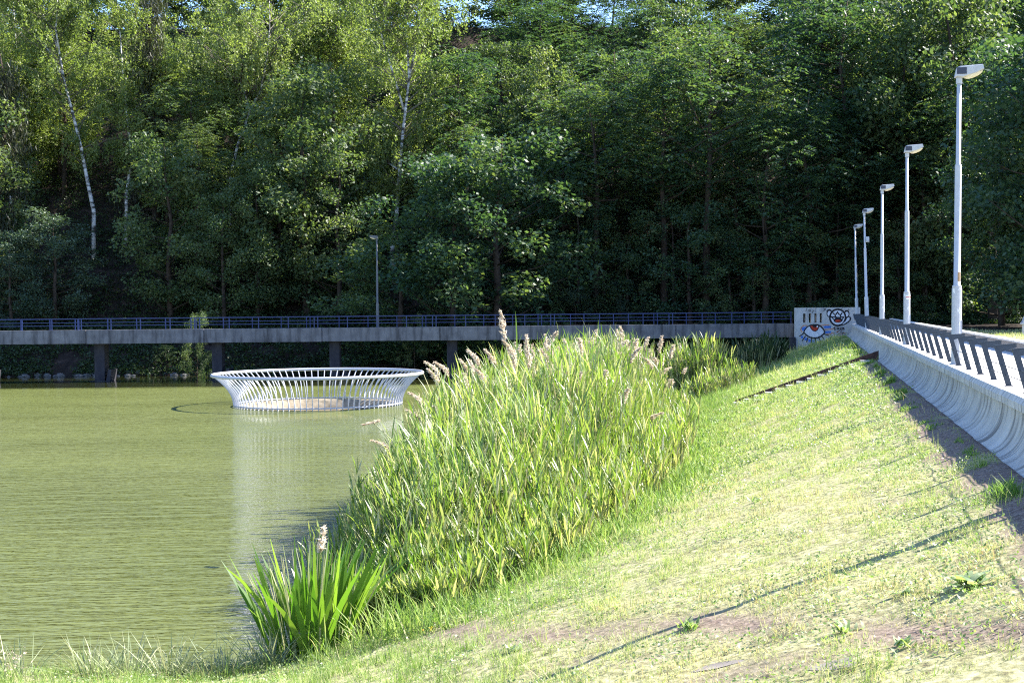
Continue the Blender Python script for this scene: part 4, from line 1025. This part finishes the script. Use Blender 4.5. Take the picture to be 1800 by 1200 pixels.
# trees past the picture edge that throw the shade over the wall end and the lawn behind it
for (x, y_, H) in [(18.0, 104.5, 22), (18.5, 109, 22), (18, 113.5, 21), (18.5, 118, 20), (22.5, 106.5, 23), (23, 111, 24), (23, 116, 23), (28, 109, 24), (28, 115, 25), (15.5, 121, 16)]:
    i = tr_n % 3; tr_n += 1
    root = empty('broadleaf_tree', (x, y_, float(zg(x, y_)) - .2), 'dense tree standing beside the dam end past the edge of the lawn', 'tree', 'trees beside the dam end')
    root.scale = (H / 15, H / 15, H / 15); root.rotation_euler = (0, 0, RNG.uniform(0, 6.28)); link('trunk', PROTO['maple'][i][0], root); link('crown', crown_mesh('maple', i, M_locust), root)

# birches with their own traced trunks
def birch(path_px, d, forks, label, cr, seed, mat=M_birchleaf, rb=.26, nl=62, strings=14, bark=M_birch):
    global RNG
    RNG = np.random.default_rng(seed); rr = random.Random(seed)
    rel = [0] + [rr.uniform(-.5, .5) * min(1, i / 2) for i in range(1, len(path_px))]
    pts = [at(x, y_, d + q) for (x, y_), q in zip(path_px, rel)]
    p0 = pts[0]; gz = float(zg(p0[0], p0[1]))
    org = np.array([p0[0] - .1, p0[1], min(gz, p0[2] - .3)])
    root = empty('birch_tree', org, label, 'tree')
    pts = [org - np.array([0, 0, .3])] + pts; pts = [p - org for p in pts]
    n_ = len(pts); rads = [rb * .92 * (1 - .88 * i / (n_ - 1)) for i in range(n_)]
    m = MB(); m.tube(pts, rads, 8)
    lines = [(pts, .25)]
    for fk in forks:
        q = [at(x, y_, d + rr.uniform(-.6, .6) * k_) - org for k_, (x, y_) in enumerate(fk)]; m.tube(q, [rb * .45 * (1 - .8 * i / (len(q) - 1)) for i in range(len(q))], 6); lines.append((q, .1))
    zt = pts[-1][2]; parts = []; m2 = MB()
    def along(pp, t_):
        s_ = t_ * (len(pp) - 1); i = min(len(pp) - 2, int(s_)); return pp[i] * (1 - (s_ - i)) + pp[i + 1] * (s_ - i)
    for j in range(nl):
        pp, lo = lines[0] if (j % 3 or len(lines) == 1) else lines[1 + (j // 3) % (len(lines) - 1)]
        t_ = rr.uniform(.27, 1.0) if pp is pts else rr.uniform(.25, 1)
        s0 = along(pp, t_); q = max(0, min(1, s0[2] / max(zt, 1))); L_ = cr * (.35 + .75 * math.sin(math.pi * min(1, max(.12, (q - .3) * 1.35)))) * rr.uniform(.5, 1.1)
        az = rr.uniform(0, 6.28); e0 = s0 + np.array([math.cos(az) * L_, math.sin(az) * L_, L_ * rr.uniform(.25, .8)])
        m2.tube([s0, s0 * .45 + e0 * .55 + np.array([0, 0, .12 * L_]), e0], [.045, .03, .008], 4)
        u_ = RNG.uniform(.25, 1.05, strings); st_ = s0 + (e0 - s0) * u_[:, None] + RNG.normal(0, .25, (strings, 3))
        ln = RNG.uniform(.5, 2.1, strings); k_ = 17
        tt = RNG.random((strings, k_)); c_ = st_[:, None, :] + np.stack([RNG.normal(0, .13, (strings, k_)), RNG.normal(0, .13, (strings, k_)), -tt * ln[:, None] + .25], -1)
        c_ = c_.reshape(-1, 3); N_ = len(c_)
        v_, f_ = cards(c_, RNG.uniform(.20, .34, N_), .55, .15, np.stack([RNG.normal(0, .5, N_), RNG.normal(0, .5, N_), -np.ones(N_)], 1))
        parts.append((v_, f_, np.repeat(np.clip(RNG.normal(.42, .1) + RNG.normal(0, .18, N_), 0, 1), 4)))
    m.build('trunk', bark, root, smooth=True); m2.build('branches', M_twig, root)
    v_, f_, t_ = cat(parts); link('crown', np_mesh('crown', v_, f_, mat, t_), root)
birch([(165, 372), (156, 330), (143, 262), (128, 200), (112, 140), (104, 90), (85, 45), (62, 0), (45, -50)], 146, [[(112, 140), (80, 80), (40, 35), (0, 0)], [(104, 90), (98, 50), (102, 10), (95, -40)]], 'white-trunked birch leaning over to the open water side, its stem split into pale forks', 6.0, 5, nl=110)
birch([(222, 345), (228, 300), (230, 262), (222, 200), (216, 140), (212, 70), (205, 0), (200, -40)], 148, [], 'slim birch with wavy white trunk standing in a dark hollow', 4.2, 6, rb=.20, nl=56)
birch([(690, 428), (697, 380), (701, 320), (706, 255), (712, 200), (719, 140), (716, 80), (712, 30), (706, -50)], 142, [[(712, 200), (685, 110), (670, 60), (650, 0)], [(719, 140), (735, 60), (742, -10)], [(703, 300), (680, 285), (662, 275)]], 'tallest white birch with thick flecked trunk in the middle of the wood', 6.6, 7, rb=.30, nl=140)
birch([(405, 310), (418, 255), (440, 195), (458, 160), (468, 110), (474, 50), (473, -30)], 150, [[(440, 195), (425, 150), (400, 110)]], 'dark-stemmed birch bending upright beside the bare grey conifer', 7.0, 8, rb=.22, nl=140)
birch([(560, 200), (572, 130), (590, 60), (600, -20)], 156, [[(572, 130), (600, 90), (625, 30)]], 'pale birch with thin white stems high between the two biggest birches', 5.6, 9, rb=.18, nl=90)
birch([(20, 330), (12, 250), (18, 170), (30, 100), (20, -40)], 152, [], 'drooping birch cut by the picture edge beside the leaning white birch', 5.0, 10, rb=.2, nl=80)
birch([(815, 330), (800, 260), (805, 200), (815, 140)], 150, [], 'small birch with a lit tuft of leaves next to the tallest birch', 2.6, 12, rb=.14, nl=30)
RNG = np.random.default_rng(99)

# far-off wood on top of the slope, reads as one mass
parts = []
for j in range(84):
    px = -140 + j * 24.5 + RNG.uniform(-12, 12); d = RNG.uniform(176, 200)
    if 812 < px < 866 or (120 < px < 380 and RNG.random() < .1): continue
    p = at(px, 540, d); gz = float(zg(p[0], p[1])); kd = RNG.choice(['locust', 'maple', 'tall']); v_, f_, t_ = PROTO[kd][int(RNG.integers(0, 3))][2]
    sel = RNG.permutation(len(f_))[: int(len(f_) * .42)]
    vv = v_[f_[sel]]; cc = vv.mean(1, keepdims=True); vv = cc + (vv - cc) * 1.7
    s_ = RNG.uniform(.7, 1.0); a_ = RNG.uniform(0, 6.28); ca, sa = math.cos(a_), math.sin(a_)
    vv = np.stack([vv[..., 0] * ca - vv[..., 1] * sa, vv[..., 0] * sa + vv[..., 1] * ca, vv[..., 2]], -1) * s_ + np.array([p[0], p[1], gz - 1])
    parts.append((vv.reshape(-1, 3), np.arange(len(sel) * 4).reshape(-1, 4), t_[f_[sel]].reshape(-1)))
v_, f_, t_ = cat(parts); tag(link('woods', np_mesh('woods', v_, f_, M_maple, t_)), kind='stuff')
# undergrowth over the wood floor and the bank under the bridge
n_ = 26000; px = RNG.uniform(-60, 1880, n_); d = 127.5 + RNG.random(n_) ** 1.35 * 62
P = np.array([at(a_, 540, b_) for a_, b_ in zip(px, d)]); X, Y = P[:, 0], P[:, 1]
keep = (nz(X, Y, .5, 61) > -.7) & ((X < 2.0) | (Y > 122)); X, Y = X[keep], Y[keep]; z = zg(X, Y); hh = .5 + 1.3 * np.clip(nz(X, Y, .35, 62), 0, 1.4)
q_ = 16; c = np.stack([np.repeat(X, q_) + RNG.normal(0, .4, len(X) * q_), np.repeat(Y, q_) + RNG.normal(0, .4, len(X) * q_), np.repeat(z, q_) + RNG.random(len(X) * q_) * np.repeat(hh, q_)], 1)
v_, f_ = cards(c, RNG.uniform(.14, .34, len(c)), .6, .6); tag(link('undergrowth', np_mesh('undergrowth', v_, f_, M_under, np.repeat(np.clip(RNG.normal(.45, .25, len(c)), 0, 1), 4))), kind='stuff')
# shrubs one can tell apart along the bridge and bank
for (px, d, top, lb, mat, ws) in [
    (840, 131, 500, 'leafy lit shrub behind the bridge rail above the water cage side of the reeds', M_maple, 1.3),
    (1010, 131, 505, 'sunlit pale shrub behind the bridge rail above the reed plumes', M_pale, 1.2),
    (1090, 132, 490, 'speckled sunlit shrub behind the bridge rail by the tall grey trunk', M_pale, 1.2),
    (728, 122.5, 548, 'little green sapling poking through the bridge rail past the thin lamp', M_maple, .5),
    (345, 122.5, 545, 'little sapling poking through the rail between the first two piers in view', M_maple, .5),
    (1350, 121, 588, 'dark rounded bush below the bridge end, touching the graffiti wall', M_under, 1.5),
    (290, 128.5, 605, 'leafy bush on the stony bank under the bridge beside a pier', M_under, 1.5),
    (760, 126.5, 600, 'dark bush hanging over the water under the bridge next to the white cage', M_under, 1.6),
    (660, 127.5, 610, 'low bush under the bridge behind the rim of the white cage', M_under, 1.6),
    (500, 129, 612, 'small bank bush seen through the bars of the white cage', M_under, 1.6),
    (895, 127, 600, 'dark bank bush half hidden by the reeds under the bridge', M_under, 1.5)]:
    tree(px, d, top, 'shrub', lb, ws, mat, 'shrubs along the bridge and bank', catg='shrub')
# stones along the far waterline
sm_ = None
for i in range(34):
    px = random.choice([random.uniform(0, 170), random.uniform(200, 330), random.uniform(0, 780)]); d = random.uniform(126.8, 128.3); p = at(px, 660, d); r_ = random.uniform(.12, .38)
    if sm_ is None:
        import bmesh
        bm = bmesh.new(); bmesh.ops.create_icosphere(bm, subdivisions=2, radius=1)
        for v in bm.verts: v.co *= 1 + .22 * math.sin(v.co.x * 4 + 1) * math.cos(v.co.y * 3 + v.co.z * 5)
        sm_ = bpy.data.meshes.new('rock'); bm.to_mesh(sm_); bm.free(); sm_.materials.append(M_rock)
    o = link('rock', sm_); o.location = (p[0], p[1], max(float(zg(p[0], p[1])), ZW) + r_ * .1); o.scale = (r_ * random.uniform(.9, 1.5), r_, r_ * random.uniform(.55, .8)); o.rotation_euler = (0, 0, random.uniform(0, 6.28))
    tag(o, 'pale rounded rock, one of many on the far waterline under the bridge', 'rock', 'rocks along the far waterline')
